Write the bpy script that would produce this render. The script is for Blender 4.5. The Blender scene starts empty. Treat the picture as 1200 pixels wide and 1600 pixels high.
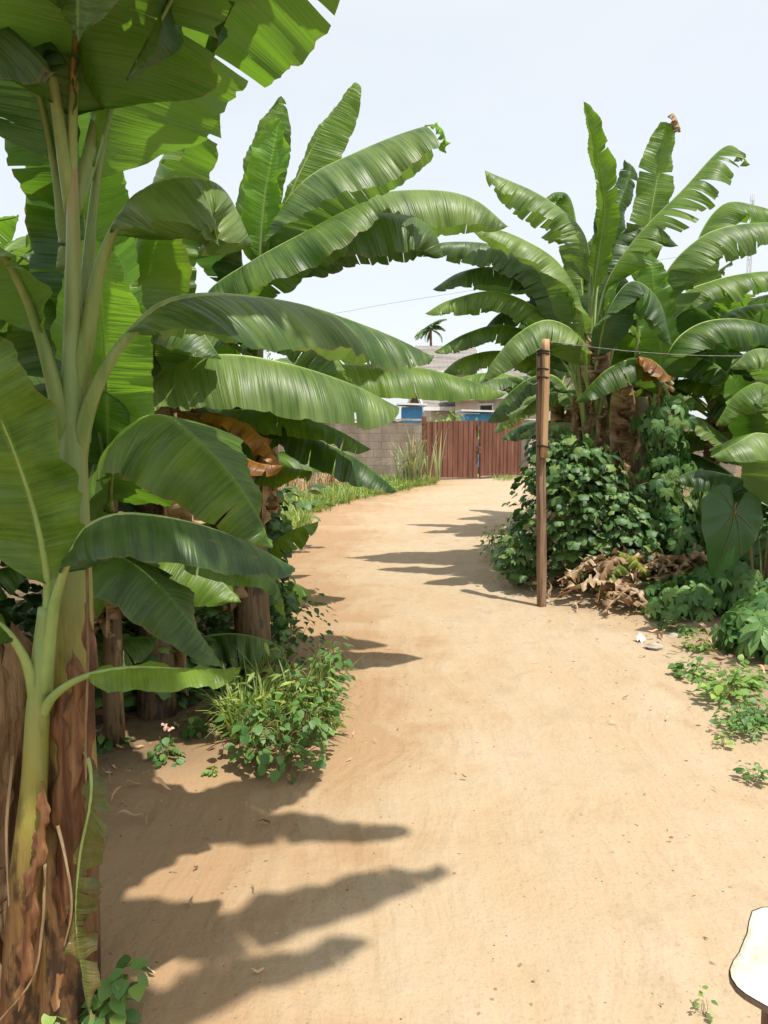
import bpy, math, random
import numpy as np
from mathutils import Vector, Matrix

# ---------------------------------------------------------------- camera, sky, sun, exposure
SC = bpy.context.scene
COL = SC.collection
F_PX, EYE, PITCH = 1164.0, 1.6, math.radians(6.6)
cam_d = bpy.data.cameras.new('camera')
cam = bpy.data.objects.new('camera', cam_d)
COL.objects.link(cam)
cam.location = (0, 0, EYE)
cam.rotation_euler = (math.radians(90) - PITCH, 0, 0)
cam_d.sensor_fit = 'VERTICAL'
cam_d.sensor_height = 36
cam_d.lens = 36 * F_PX / 1600
cam_d.clip_start = 0.05
cam_d.clip_end = 4000
SC.camera = cam

SUN_STEP = np.array([-0.25, 0.30])          # how far a shadow moves on the ground per metre of height
sun_d = bpy.data.lights.new('sun', 'SUN')
sun_d.energy = 5.0
sun_d.angle = math.radians(0.9)
sun_d.color = (1.0, 0.95, 0.86)
sun = bpy.data.objects.new('sun', sun_d)
COL.objects.link(sun)
sun.rotation_euler = Vector((SUN_STEP[0], SUN_STEP[1], -1)).to_track_quat('-Z', 'Y').to_euler()
sun.location = (3, -3, 12)

class NT:
    def __init__(s, nt): s.t = nt
    def n(s, kind, **k):
        nd = s.t.nodes.new(kind)
        for a, b in k.items():
            if a.startswith('i_'):
                nd.inputs[a[2:].replace('_', ' ')].default_value = b
            else:
                setattr(nd, a, b)
        return nd
    def l(s, a, b): s.t.links.new(a, b)
    def math(s, op, a, b=None, clamp=False):
        nd = s.n('ShaderNodeMath', operation=op, use_clamp=clamp)
        for i, x in enumerate((a, b)):
            if x is None: continue
            if isinstance(x, (int, float)): nd.inputs[i].default_value = x
            else: s.l(x, nd.inputs[i])
        return nd.outputs[0]
    def mix(s, fac, a, b, blend='MIX'):
        nd = s.n('ShaderNodeMix', data_type='RGBA', blend_type=blend)
        for i, x in ((0, fac), (6, a), (7, b)):
            if isinstance(x, (int, float)): nd.inputs[i].default_value = x
            elif isinstance(x, tuple): nd.inputs[i].default_value = (*x, 1)
            else: s.l(x, nd.inputs[i])
        return nd.outputs[2]
    def noise(s, vec, scale=1.0, detail=3.0, rough=0.5, out='Fac'):
        nd = s.n('ShaderNodeTexNoise')
        nd.inputs['Scale'].default_value = scale
        nd.inputs['Detail'].default_value = detail
        nd.inputs['Roughness'].default_value = rough
        if vec is not None: s.l(vec, nd.inputs['Vector'])
        return nd.outputs[out]
    def ramp(s, fac, stops):
        nd = s.n('ShaderNodeValToRGB')
        e = nd.color_ramp.elements
        while len(e) < len(stops): e.new(0.5)
        for el, (p, c) in zip(e, stops):
            el.position = p; el.color = (*c, 1) if isinstance(c, tuple) else (c, c, c, 1)
        s.l(fac, nd.inputs[0])
        return nd.outputs[0]
    def vec(s, x, y, z):
        nd = s.n('ShaderNodeCombineXYZ')
        for i, q in enumerate((x, y, z)):
            if isinstance(q, (int, float)): nd.inputs[i].default_value = q
            else: s.l(q, nd.inputs[i])
        return nd.outputs[0]
    def scale(s, vec, k):
        nd = s.n('ShaderNodeVectorMath', operation='MULTIPLY')
        s.l(vec, nd.inputs[0]); nd.inputs[1].default_value = k
        return nd.outputs[0]
    def bump(s, h, strength, dist, bsdf):
        nd = s.n('ShaderNodeBump')
        nd.inputs['Strength'].default_value = strength; nd.inputs['Distance'].default_value = dist
        s.l(h, nd.inputs['Height']); s.l(nd.outputs[0], bsdf.inputs['Normal'])
        return nd.outputs[0]

world = bpy.data.worlds.new('World')
SC.world = world
world.use_nodes = True
wn = world.node_tree
sky = wn.nodes.new('ShaderNodeTexSky')
sky.sky_type = 'NISHITA'
sky.sun_disc = False
sky.sun_elevation = math.atan2(1, float(np.hypot(*SUN_STEP)))
sky.sun_rotation = math.atan2(-SUN_STEP[0], -SUN_STEP[1])
sky.air_density = 1.0
sky.dust_density = 2.0
sky.ozone_density = 1.5
bg = wn.nodes['Background']
bg.inputs['Strength'].default_value = 0.15
hazy = wn.nodes.new('ShaderNodeMix')          # thin bright overcast over the blue
hazy.data_type = 'RGBA'
hazy.inputs[0].default_value = 0.72
wt = NT(wn)
veil = wt.noise(wt.scale(wt.n('ShaderNodeTexCoord').outputs['Generated'], (1.2, 1.2, 3.5)), 1.6, 5, 0.6)
wn.links.new(wt.ramp(veil, [(0.36, (5.95, 6.2, 6.3)), (0.66, (6.4, 6.5, 6.5))]), hazy.inputs[7])
wn.links.new(sky.outputs['Color'], hazy.inputs[6])
wn.links.new(hazy.outputs[2], bg.inputs['Color'])

SC.view_settings.view_transform = 'Standard'
SC.view_settings.look = 'None'
SC.view_settings.exposure = 0.22
SC.view_settings.gamma = 1
SC.render.engine = 'CYCLES'
SC.cycles.use_denoising = True
SC.cycles.max_bounces = 8
SC.cycles.transparent_max_bounces = 8

# ---------------------------------------------------------------- pixel helpers (photo pixels, 1200 x 1600)
CP, SP = math.cos(PITCH), math.sin(PITCH)

def P(px, py, Y):
    """the point at distance Y that the photograph shows at px, py"""
    u, v = (px - 600) / F_PX, (800 - py) / F_PX
    d = np.array([u, CP + v * SP, -SP + v * CP])
    return np.array([0, 0, EYE]) + d * (Y / d[1])

def G(px, py, z=0.0):
    u, v = (px - 600) / F_PX, (800 - py) / F_PX
    d = np.array([u, CP + v * SP, -SP + v * CP])
    return np.array([0, 0, EYE]) + d * ((z - EYE) / d[2])

def SH(px, py, h):
    """the point at height h whose shadow falls on the ground at px, py"""
    g = G(px, py)
    return np.array([g[0] - SUN_STEP[0] * h, g[1] - SUN_STEP[1] * h, h])

# ---------------------------------------------------------------- objects
def tag(o, label=None, cat=None, group=None, kind=None):
    if label: o['label'] = label
    if cat: o['category'] = cat
    if group: o['group'] = group
    if kind: o['kind'] = kind
    return o

def thing(name, loc, label, cat, group=None):
    o = bpy.data.objects.new(name, None)
    o.empty_display_size = 0.1
    COL.objects.link(o)
    o.location = tuple(float(c) for c in loc)
    return tag(o, label, cat, group)

def origin(o):
    p = np.zeros(3)
    while o is not None:
        p += np.array(o.location)
        o = o.parent
    return p

def build(name, V, Fc, mat, parent=None, loc=None, smooth=True, uv=None, rnd=None):
    """link one mesh object; V are world coordinates"""
    V = np.asarray(V, float)
    base = origin(parent) if parent is not None else np.zeros(3)
    if loc is not None:
        base = np.asarray(loc, float)
    me = bpy.data.meshes.new(name)
    me.from_pydata((V - base).tolist(), [], [tuple(int(i) for i in f) for f in Fc])
    if smooth:
        me.polygons.foreach_set('use_smooth', [True] * len(me.polygons))
    if uv is not None:
        lay = me.uv_layers.new(name='UVMap')
        idx = np.zeros(len(me.loops), dtype=np.int32)
        me.loops.foreach_get('vertex_index', idx)
        lay.data.foreach_set('uv', np.asarray(uv, float)[idx].ravel().astype(np.float32))
    if rnd is not None:
        a = me.attributes.new('rnd', 'FLOAT', 'POINT')
        a.data.foreach_set('value', np.asarray(rnd, np.float32))
    me.materials.append(mat)
    o = bpy.data.objects.new(name, me)
    COL.objects.link(o)
    if parent is not None:
        o.parent = parent
    elif loc is not None:
        o.location = tuple(base)
    return o

class MB:
    """collects shapes for one mesh"""
    def __init__(s): s.v, s.f, s.uv, s.r, s.n = [], [], [], [], 0
    def add(s, V, Fc, uv=None, r=0.5):
        V = np.asarray(V, float)
        s.v.append(V)
        s.f.extend([tuple(i + s.n for i in f) for f in Fc])
        s.uv.append(np.zeros((len(V), 2)) if uv is None else np.asarray(uv, float))
        s.r.append(np.full(len(V), r))
        s.n += len(V)
    def box(s, c, size, rz=0.0, ry=0.0, taper=1.0):
        x, y, z = np.array(size) / 2
        V = np.array([[sx * x * (taper if sz > 0 else 1), sy * y * (taper if sz > 0 else 1), sz * z] for sz in (-1, 1) for sy in (-1, 1) for sx in (-1, 1)])
        M = np.array(Matrix.Rotation(rz, 3, 'Z') @ Matrix.Rotation(ry, 3, 'Y'))
        s.add(V @ M.T + np.array(c), [(0, 2, 3, 1), (4, 5, 7, 6), (0, 1, 5, 4), (2, 6, 7, 3), (0, 4, 6, 2), (1, 3, 7, 5)])
    def build(s, name, mat, parent=None, smooth=True, **k):
        return build(name, np.concatenate(s.v), s.f, mat, parent, smooth=smooth, uv=np.concatenate(s.uv), rnd=np.concatenate(s.r), **k)

def unit(v):
    v = np.asarray(v, float)
    return v / np.maximum(np.linalg.norm(v, axis=-1, keepdims=True), 1e-9)

def spline(pts, n=160):
    """even steps along a Catmull-Rom curve through pts"""
    p = np.asarray(pts, float)
    if len(p) == 2:
        p = np.array([p[0], (p[0] + p[1]) / 2, p[1]])
    q = np.vstack([2 * p[0] - p[1], p, 2 * p[-1] - p[-2]])
    out = []
    for i in range(len(p) - 1):
        a, b, c, d = q[i:i + 4]
        t = np.linspace(0, 1, 40, endpoint=(i == len(p) - 2))[:, None]
        out.append(0.5 * (2 * b + (c - a) * t + (2 * a - 5 * b + 4 * c - d) * t ** 2 + (3 * b - a - 3 * c + d) * t ** 3))
    c = np.vstack(out)
    L = np.concatenate([[0], np.cumsum(np.linalg.norm(np.diff(c, axis=0), axis=1))])
    s = np.linspace(0, L[-1], n)
    return np.stack([np.interp(s, L, c[:, k]) for k in range(3)], 1), L[-1]

def tube(pts, radii, seg=10, n=40, lump=0.0, seed=0, flat=1.0, caps=True):
    c, L = spline(pts, n)
    r = np.interp(np.linspace(0, 1, n), np.linspace(0, 1, len(radii)), radii)
    T = unit(np.gradient(c, axis=0))
    ref = np.array([0.31, -0.95, 0.05]) if abs(T[n // 2][2]) > 0.8 else np.array([0, 0, 1.0])
    A = unit(np.cross(T, ref)); B = np.cross(T, A)
    rng = np.random.RandomState(seed)
    ph = rng.rand(6) * 6.28
    ang = np.linspace(0, 2 * np.pi, seg, endpoint=False)
    V = []
    for i in range(n):
        rr = r[i] * (1 + lump * (0.5 * np.sin(ang * 2 + ph[0] + i * 0.13) + 0.5 * np.sin(ang * 3 + ph[1] - i * 0.21) + 0.4 * np.sin(ang + ph[2] + i * 0.4) + 0.3 * np.sin(ang * 5 + ph[3] + i * .05)))
        V.append(c[i] + np.outer(np.cos(ang) * rr, A[i]) + np.outer(np.sin(ang) * rr * flat, B[i]))
    V = np.concatenate(V)
    Fc = [(i * seg + j, i * seg + (j + 1) % seg, (i + 1) * seg + (j + 1) % seg, (i + 1) * seg + j) for i in range(n - 1) for j in range(seg)]
    if caps:
        Fc.append(tuple(range(seg - 1, -1, -1))); Fc.append(tuple(range((n - 1) * seg, n * seg)))
    uv = np.array([[i / n * L, j / seg] for i in range(n) for j in range(seg)])
    return V, Fc, uv

# ---------------------------------------------------------------- materials
def new_mat(name):
    m = bpy.data.materials.new(name)
    m.use_nodes = True
    nt = m.node_tree
    return m, nt, nt.nodes['Principled BSDF'], nt.nodes['Material Output']

def leaf_mat(name, lo, hi, back, trans, edge=(0.22, 0.14, 0.05), edge_amt=0.5, tfac=0.35, rough=0.41, patch=None):
    """banana blade: UV x runs along the blade in metres, UV y from -1 to 1 across it"""
    m, nt, b, out = new_mat(name)
    N = NT(nt)
    uv = N.n('ShaderNodeTexCoord').outputs['UV']
    sep = N.n('ShaderNodeSeparateXYZ'); N.l(uv, sep.inputs[0])
    u, v = sep.outputs[0], sep.outputs[1]
    rnd = N.n('ShaderNodeObjectInfo').outputs['Random']
    ro = N.math('MULTIPLY', rnd, 37.0)
    av = N.math('ABSOLUTE', v)
    fine = N.noise(N.vec(N.math('MULTIPLY', u, 75.0), N.math('MULTIPLY', v, 0.7), ro), 1, 2, 0.6)
    band = N.noise(N.vec(N.math('MULTIPLY', u, 7.0), N.math('MULTIPLY', v, 0.9), ro), 1, 3, 0.55)
    blot = N.noise(N.vec(N.math('MULTIPLY', u, 2.5), N.math('MULTIPLY', v, 1.2), N.math('ADD', ro, 5.0)), 1, 4, 0.6)
    f = N.math('ADD', N.math('MULTIPLY', fine, 0.62), N.math('MULTIPLY', band, 1.15))
    f = N.math('ADD', f, N.math('MULTIPLY', N.math('SUBTRACT', rnd, 0.5), 0.35))
    f = N.math('SUBTRACT', f, 0.38, True)
    col = N.ramp(f, [(0.22, lo), (0.72, hi)])
    if patch:
        col = N.mix(N.ramp(blot, [(0.52, 0.0), (0.68, 1.0)]), col, patch)
    # paler band beside the midrib, browned rim and dead spots
    col = N.mix(N.ramp(av, [(0.0, 0.55), (0.09, 0.0)]), col, tuple(min(1, c * 1.7) for c in hi))
    e = N.math('ADD', av, N.math('MULTIPLY', N.math('SUBTRACT', blot, 0.5), 0.45))
    e = N.ramp(e, [(0.985, 0.0), (1.05, 1.0)])
    e = N.math('MULTIPLY', e, edge_amt)
    bk = N.mix(0.75, col, back)
    geo = N.n('ShaderNodeNewGeometry').outputs['Backfacing']
    col = N.mix(geo, col, bk)
    col = N.mix(e, col, edge)
    spots = N.noise(N.vec(N.math('MULTIPLY', u, 45.0), N.math('MULTIPLY', v, 9.0), ro), 1, 2, 0.5)
    col = N.mix(N.math('MULTIPLY', N.ramp(spots, [(0.68, 0.0), (0.76, 1.0)]), 0.6), col, edge)
    N.l(col, b.inputs['Base Color'])
    b.inputs['Roughness'].default_value = rough
    b.inputs['Specular IOR Level'].default_value = 0.48
    nrm = N.bump(N.math('ADD', fine, N.math('MULTIPLY', band, 0.8)), 0.5, 0.014, b)
    tr = N.n('ShaderNodeBsdfTranslucent')
    tc = N.mix(0.6, N.mix(1.0, col, (2.0, 2.0, 1.0), 'MULTIPLY'), trans)
    tc = N.mix(e, tc, edge)
    N.l(tc, tr.inputs['Color']); N.l(nrm, tr.inputs['Normal'])
    ms = N.n('ShaderNodeMixShader'); ms.inputs[0].default_value = tfac
    N.l(b.outputs[0], ms.inputs[1]); N.l(tr.outputs[0], ms.inputs[2]); N.l(ms.outputs[0], out.inputs[0])
    return m

def herb_mat(name, lo, hi, trans, tfac=0.3, rough=0.5):
    m, nt, b, out = new_mat(name)
    N = NT(nt)
    r = N.n('ShaderNodeAttribute', attribute_name='rnd').outputs['Fac']
    co = N.n('ShaderNodeTexCoord').outputs['Object']
    k = N.math('ADD', N.math('MULTIPLY', r, 0.8), N.math('MULTIPLY', N.noise(co, 9, 3), 0.4))
    col = N.ramp(k, [(0.2, lo), (0.75, hi), (1.0, tuple(min(1, c * f) for c, f in zip(hi, (1.6, 1.25, 1.1))))])
    N.l(col, b.inputs['Base Color'])
    b.inputs['Roughness'].default_value = rough
    N.bump(N.noise(co, 60, 2), 0.25, 0.01, b)
    tr = N.n('ShaderNodeBsdfTranslucent')
    N.l(N.mix(0.5, N.mix(1.0, col, (1.8, 1.8, 1.0), 'MULTIPLY'), trans), tr.inputs['Color'])
    ms = N.n('ShaderNodeMixShader'); ms.inputs[0].default_value = tfac
    N.l(b.outputs[0], ms.inputs[1]); N.l(tr.outputs[0], ms.inputs[2]); N.l(ms.outputs[0], out.inputs[0])
    return m

def noise_mat(name, stops, scale=(6, 6, 6), detail=5, rough=0.8, bump=0.4, dist=0.02, spec=0.3, metal=0.0):
    m, nt, b, out = new_mat(name)
    N = NT(nt)
    co = N.n('ShaderNodeTexCoord').outputs['Object']
    f = N.noise(N.scale(co, scale), 1, detail, 0.6)
    N.l(N.ramp(f, stops), b.inputs['Base Color'])
    b.inputs['Roughness'].default_value = rough
    b.inputs['Specular IOR Level'].default_value = spec
    b.inputs['Metallic'].default_value = metal
    if bump: N.bump(f, bump, dist, b)
    return m

def stem_mat(name, top, mid, low, z0, z1, wear=0.6):
    """pseudostem: waxy green above, old brown sheaths below, streaked along the fibres (UV: metres up, turn)"""
    m, nt, b, out = new_mat(name)
    N = NT(nt)
    co = N.n('ShaderNodeTexCoord').outputs['Object']
    sep = N.n('ShaderNodeSeparateXYZ'); N.l(co, sep.inputs[0])
    streak = N.noise(N.scale(co, (45, 45, 1.6)), 1, 4, 0.6)
    big = N.noise(N.scale(co, (7, 7, 1.8)), 1, 4, 0.6)
    h = N.math('ADD', sep.outputs[2], N.math('MULTIPLY', N.math('SUBTRACT', big, 0.5), 1.5 * wear))
    h = N.math('DIVIDE', N.math('SUBTRACT', h, z0), z1 - z0, True)
    col = N.ramp(h, [(0.0, low), (0.35, tuple(0.5 * (a + c) for a, c in zip(low, mid))), (0.6, mid), (1.0, top)])
    col = N.mix(N.ramp(streak, [(0.35, 0.0), (0.7, 0.45)]), col, (0.30, 0.22, 0.08))
    dark = N.noise(N.scale(co, (16, 16, 5)), 1, 5, 0.65)
    col = N.mix(N.math('MULTIPLY', N.ramp(dark, [(0.50, 0.0), (0.60, 1.0)]), N.math('SUBTRACT', 1.0, h)), col, (0.035, 0.018, 0.010))
    N.l(col, b.inputs['Base Color'])
    b.inputs['Roughness'].default_value = 0.5
    N.bump(N.math('ADD', streak, N.math('MULTIPLY', dark, 0.6)), 0.5, 0.012, b)
    return m

M = {}
M['leaf'] = leaf_mat('banana_leaf', (0.024, 0.066, 0.008), (0.145, 0.235, 0.030), (0.080, 0.150, 0.036), (0.21, 0.43, 0.02), edge_amt=0.25, tfac=0.38)
M['leaf_pale'] = leaf_mat('banana_leaf_pale', (0.034, 0.084, 0.014), (0.185, 0.268, 0.066), (0.12, 0.19, 0.065), (0.22, 0.40, 0.04), edge_amt=0.35)
M['leaf_young'] = leaf_mat('banana_leaf_young', (0.085, 0.200, 0.020), (0.190, 0.360, 0.050), (0.14, 0.27, 0.06), (0.33, 0.55, 0.04), edge_amt=0.15, tfac=0.42)
M['leaf_dark'] = leaf_mat('banana_leaf_dark', (0.015, 0.046, 0.009), (0.085, 0.150, 0.030), (0.065, 0.13, 0.05), (0.12, 0.28, 0.03), edge_amt=0.3, tfac=0.25)  # darker copy of the main blade green
M['leaf_yellow'] = leaf_mat('banana_leaf_yellowing', (0.11, 0.20, 0.03), (0.26, 0.30, 0.05), (0.20, 0.24, 0.06), (0.45, 0.38, 0.05), edge_amt=0.9, patch=(0.62, 0.36, 0.03))
M['leaf_olive'] = leaf_mat('banana_leaf_wilted', (0.060, 0.080, 0.018), (0.150, 0.160, 0.045), (0.13, 0.14, 0.05), (0.22, 0.22, 0.04), edge_amt=0.7, patch=(0.24, 0.17, 0.06))
M['leaf_orange'] = leaf_mat('banana_leaf_dying', (0.15, 0.062, 0.014), (0.38, 0.175, 0.035), (0.30, 0.14, 0.03), (0.50, 0.20, 0.02), edge_amt=0.9, patch=(0.20, 0.08, 0.02))
M['dry'] = leaf_mat('banana_leaf_dead', (0.12, 0.065, 0.030), (0.46, 0.32, 0.18), (0.36, 0.25, 0.15), (0.30, 0.14, 0.05), edge=(0.10, 0.05, 0.02), edge_amt=0.4, tfac=0.15, rough=0.8, patch=(0.19, 0.085, 0.03))
M['dry_pale'] = leaf_mat('fallen_leaf', (0.20, 0.115, 0.06), (0.60, 0.45, 0.30), (0.50, 0.38, 0.26), (0.40, 0.22, 0.10), edge=(0.14, 0.07, 0.03), edge_amt=0.4, tfac=0.12, rough=0.8, patch=(0.34, 0.20, 0.11))
M['midrib'] = noise_mat('midrib', [(0.3, (0.20, 0.30, 0.07)), (0.7, (0.36, 0.44, 0.15))], (8, 8, 8), rough=0.45, bump=0.1)
M['petiole'] = noise_mat('petiole', [(0.3, (0.15, 0.22, 0.055)), (0.7, (0.31, 0.37, 0.125))], (20, 20, 2.5), rough=0.42, bump=0.25, dist=0.006)
M['petiole_red'] = noise_mat('petiole_reddish', [(0.3, (0.20, 0.17, 0.045)), (0.7, (0.33, 0.27, 0.085))], (20, 20, 2.5), rough=0.42, bump=0.2, dist=0.005)
def petiole_red():
    m, nt, b, out = new_mat('petiole_reddening')
    N = NT(nt)
    co = N.n('ShaderNodeTexCoord').outputs['Object']
    sep = N.n('ShaderNodeSeparateXYZ'); N.l(co, sep.inputs[0])
    f = N.noise(N.scale(co, (25, 25, 2.5)), 1, 4, 0.6)
    g = N.mix(f, (0.17, 0.25, 0.075), (0.33, 0.40, 0.16))
    r = N.mix(f, (0.21, 0.12, 0.03), (0.36, 0.23, 0.07))
    h = N.math('ADD', sep.outputs[2], N.math('MULTIPLY', N.math('SUBTRACT', f, 0.5), 0.5))
    N.l(N.mix(N.ramp(N.math('SUBTRACT', h, 1.9), [(0.05, 0.0), (0.45, 1.0)]), g, r), b.inputs['Base Color'])
    b.inputs['Roughness'].default_value = 0.45
    N.bump(f, 0.2, 0.005, b)
    return m
M['petiole_red'] = petiole_red()
M['sheath'] = noise_mat('old_sheath', [(0.25, (0.030, 0.014, 0.008)), (0.45, (0.12, 0.05, 0.022)), (0.6, (0.24, 0.12, 0.05)), (0.8, (0.36, 0.24, 0.12))], (30, 30, 3.0), 6, rough=0.6, bump=0.6, dist=0.012)
M['dry_rib'] = noise_mat('dry_midrib', [(0.3, (0.12, 0.06, 0.025)), (0.7, (0.32, 0.20, 0.09))], (12, 12, 12), rough=0.8)
M['stem'] = stem_mat('pseudostem_green', (0.21, 0.29, 0.08), (0.32, 0.27, 0.05), (0.11, 0.042, 0.018), 0.35, 1.30)
M['sucker'] = stem_mat('sucker_green', (0.22, 0.33, 0.10), (0.30, 0.28, 0.05), (0.13, 0.045, 0.018), 0.30, 0.95, 0.55)
M['stem_brown'] = stem_mat('pseudostem_brown', (0.20, 0.24, 0.08), (0.15, 0.09, 0.04), (0.085, 0.042, 0.022), 0.6, 2.4, 0.8)
M['stump'] = noise_mat('old_stump', [(0.25, (0.05, 0.026, 0.014)), (0.5, (0.23, 0.14, 0.07)), (0.75, (0.40, 0.28, 0.16))], (18, 18, 2.2), 6, bump=0.9, dist=0.03)
M['fibre'] = noise_mat('dry_fibre', [(0.3, (0.10, 0.05, 0.02)), (0.7, (0.42, 0.30, 0.17))], (30, 30, 5), rough=0.85, bump=0.6)

# ---------------------------------------------------------------- banana leaves and plants
def sstep(x, a, b):
    t = np.clip((x - a) / max(b - a, 1e-6), 0, 1)
    return t * t * (3 - 2 * t)

CAM = np.array([0, 0, EYE])

def width_profile(t):
    return np.minimum(1, np.maximum(t, 0) / 0.16) ** 0.55 * np.maximum(0, 1 - np.maximum(0, (t - 0.50) / 0.50) ** 2.4) ** 0.75

def leaf(parent, pts, W, pet=0.15, near=60, far=60, up='z', tears=4, seed=0, mat='leaf', r=0.012, petr=None,
         tip=1.0, und=0.022, roll=(0, 0), rib='midrib', V0=0.3, name='leaf', label=None, loose=14, gap=0.10, pleat=0.003, w2=None, fold=0.011, rag=0.06):
    rng = np.random.RandomState(seed * 7 + 3)
    n = 220
    c, L = spline(pts, n)
    T = unit(np.gradient(c, axis=0))
    u = {'z': np.array([0, 0, 1.0]), 'cam': np.array([0, -1.0, 0.15])}[up] if isinstance(up, str) else np.asarray(up, float)
    S = unit(np.cross(T, u)); Nn = np.cross(S, T)
    ra = np.radians(np.linspace(roll[0], roll[1], n))[:, None]
    S, Nn = S * np.cos(ra) + Nn * np.sin(ra), Nn * np.cos(ra) - S * np.sin(ra)
    k = n // 2
    vd = unit(CAM - c[k])
    d = float(S[k] @ vd)
    sn = 1 if d >= -0.25 else -1
    s_ax = np.linspace(0, 1, n)
    def at(A, s):
        return np.stack([np.interp(s, s_ax, A[:, j]) for j in range(3)], -1)
    K = 9
    vv = np.linspace(0, 1, K)
    lam = L * (1 - pet)
    ncol = int(np.clip(lam / 0.014, 30, 130))
    mb = MB()
    f1, f2, p1, p2 = rng.uniform(2, 4.5), rng.uniform(6, 11), rng.rand() * 6.28, rng.rand() * 6.28
    kn = np.cumsum(rng.uniform(0.03, 0.10, 200)); kh = rng.uniform(-1, 1, 200) * fold
    for sgn in (1, -1):
        Wd = W if (sgn == sn or w2 is None) else w2
        th = math.radians(near if sgn == sn else far)
        nt_ = tears if isinstance(tears, int) else (tears[0] if sgn == sn else tears[1])
        cuts = sorted(rng.uniform(0.10, tip - 0.03, nt_)) if nt_ else []
        lim = [0.0] + [x for i, x in enumerate(cuts) if i == 0 or x - cuts[i - 1] > 0.02] + [tip]
        for a, b in zip(lim[:-1], lim[1:]):
            nc = max(3, int((b - a) * ncol))
            tc = np.linspace(a, b, nc)
            v0 = rng.uniform(0.02, 0.55 if rag < .1 else .3)
            g = gap * rng.uniform(0.2, 1.0) if nt_ else 0.0
            dl = math.radians(rng.uniform(-loose * 0.4, loose)) if nt_ else 0.0
            wj = rng.uniform(1 - rag, 1.03) if nt_ > 1 else 1.0
            mid = (a + b) / 2
            w = Wd * wj * width_profile(tc) * (1 - 0.05 * np.maximum(0, np.sin(tc * 61 + p1)) ** 4 - 0.02 * np.sin(tc * 23 + p2))
            C = np.zeros(nc); D = np.zeros(nc)
            ph = rng.rand() * 0.8
            rows = []
            for j, v in enumerate(vv):
                sv = sstep(np.array(v), v0, 1.0)
                ang = th * (V0 + (1 - V0) * v) + dl * sv
                if j:
                    C += math.cos(ang) * (vv[1]); D += math.sin(ang) * vv[1]
                te = tc + (mid - tc) * g * sv
                s = pet + (1 - pet) * te
                m, t_, s_, n_ = at(c, s), at(T, s), at(S, s), at(Nn, s)
                nl = s_ * (sgn * math.sin(ang)) + n_ * math.cos(ang)
                hgt = und * v ** 1.3 * (np.sin(tc * f1 * 6.28 + p1 + sgn) + 0.45 * np.sin(tc * f2 * 6.28 + p2 + ph)) * np.minimum(1, w / (Wd * 0.5))
                hgt += v ** 0.7 * np.interp((tc + 0.2 * sgn) * lam, kn, kh)
                hgt += pleat * v ** 0.5 * np.sin(tc * lam * 150 + p2 + 0.6 * np.sin(tc * 40))
                rows.append(m + (w * C)[:, None] * s_ * sgn - (w * D)[:, None] * n_ + t_ * (0.22 * w * v)[:, None] + nl * hgt[:, None])
            V = np.concatenate(rows)
            Fc = []
            for j in range(K - 1):
                for i in range(nc - 1):
                    q = (j * nc + i, j * nc + i + 1, (j + 1) * nc + i + 1, (j + 1) * nc + i)
                    Fc.append(q if sgn == -1 else q[::-1])
            uv = np.array([[tc[i] * lam, sgn * v] for v in vv for i in range(nc)])
            mb.add(V, Fc, uv)
    o = mb.build(name, M[mat], parent)
    if label: o['label'] = label
    if petr is None: petr = r * 1.7
    if rib is None: return o
    q = int(n * (pet + (1 - pet) * tip)) - 1
    cc = c - Nn * (r * 0.45)
    stn = [0, max(1, int(n * pet * 0.5)), max(2, int(n * pet)), int(n * (pet + (1 - pet) * 0.5)), q]
    rad = np.interp(np.linspace(0, q / n, 30), np.array(stn) / n, [petr, (petr + r) / 2, r, r * 0.6, r * 0.22])
    V, Fc, uv = tube(cc[:q:4] if q > 20 else cc, rad, 8, 70)
    build('midrib', V, Fc, M[rib], o, uv=uv)
    return o

def arch(x, y, z, az, e0, bend, L, n=7, pw=1.25):
    """a leaf path that leaves the stem at angle e0 and bends over"""
    p = np.array([x, y, z], float); out = [p.copy()]
    m = 40
    for i in range(m):
        e = math.radians(e0 - bend * ((i + 0.5) / m) ** pw)
        p = p + np.array([math.cos(e) * math.cos(az), math.cos(e) * math.sin(az), math.sin(e)]) * (L / m)
        if (i + 1) % max(1, m // (n - 1)) == 0: out.append(p.copy())
    return out

def pseudostem(parent, pts, radii, mat='stem', seed=0, lump=0.10, seg=20):
    V, Fc, uv = tube(pts, radii, seg, 60, lump, seed)
    return build('pseudostem', V, Fc, M[mat], parent, uv=uv)

def skirt(parent, x, y, z0, R, n, seed, L=(0.5, 1.0), az=None, name='dead_leaf'):
    """dead leaves hanging down round a stem"""
    rng = np.random.RandomState(seed)
    for i in range(n):
        a = rng.uniform(0, 6.28) if az is None else rng.uniform(*az)
        l = rng.uniform(*L)
        d = np.array([math.cos(a), math.sin(a), 0])
        zz = z0 + rng.uniform(-0.25, 0.1)
        p = [np.array([x, y, zz]) + d * R * 0.7, np.array([x, y, zz + 0.05]) + d * (R + 0.06 + 0.05 * rng.rand()),
             np.array([x, y, zz - l * 0.45]) + d * (R + 0.12 * rng.rand() + 0.05), np.array([x, y, max(0.03, zz - l)]) + d * (R + 0.10 * rng.rand() + 0.02)]
        leaf(parent, p, rng.uniform(0.09, 0.18), 0.12, rng.uniform(70, 150), rng.uniform(70, 150), up=d + np.array([0, 0, 0.05]), tears=rng.randint(8, 16), seed=seed * 11 + i, mat='dry', r=0.007, rib='dry_rib', und=0.06, loose=75, gap=.3, fold=.03, roll=(rng.uniform(-50, 50), rng.uniform(-50, 50)), name=name)

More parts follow.
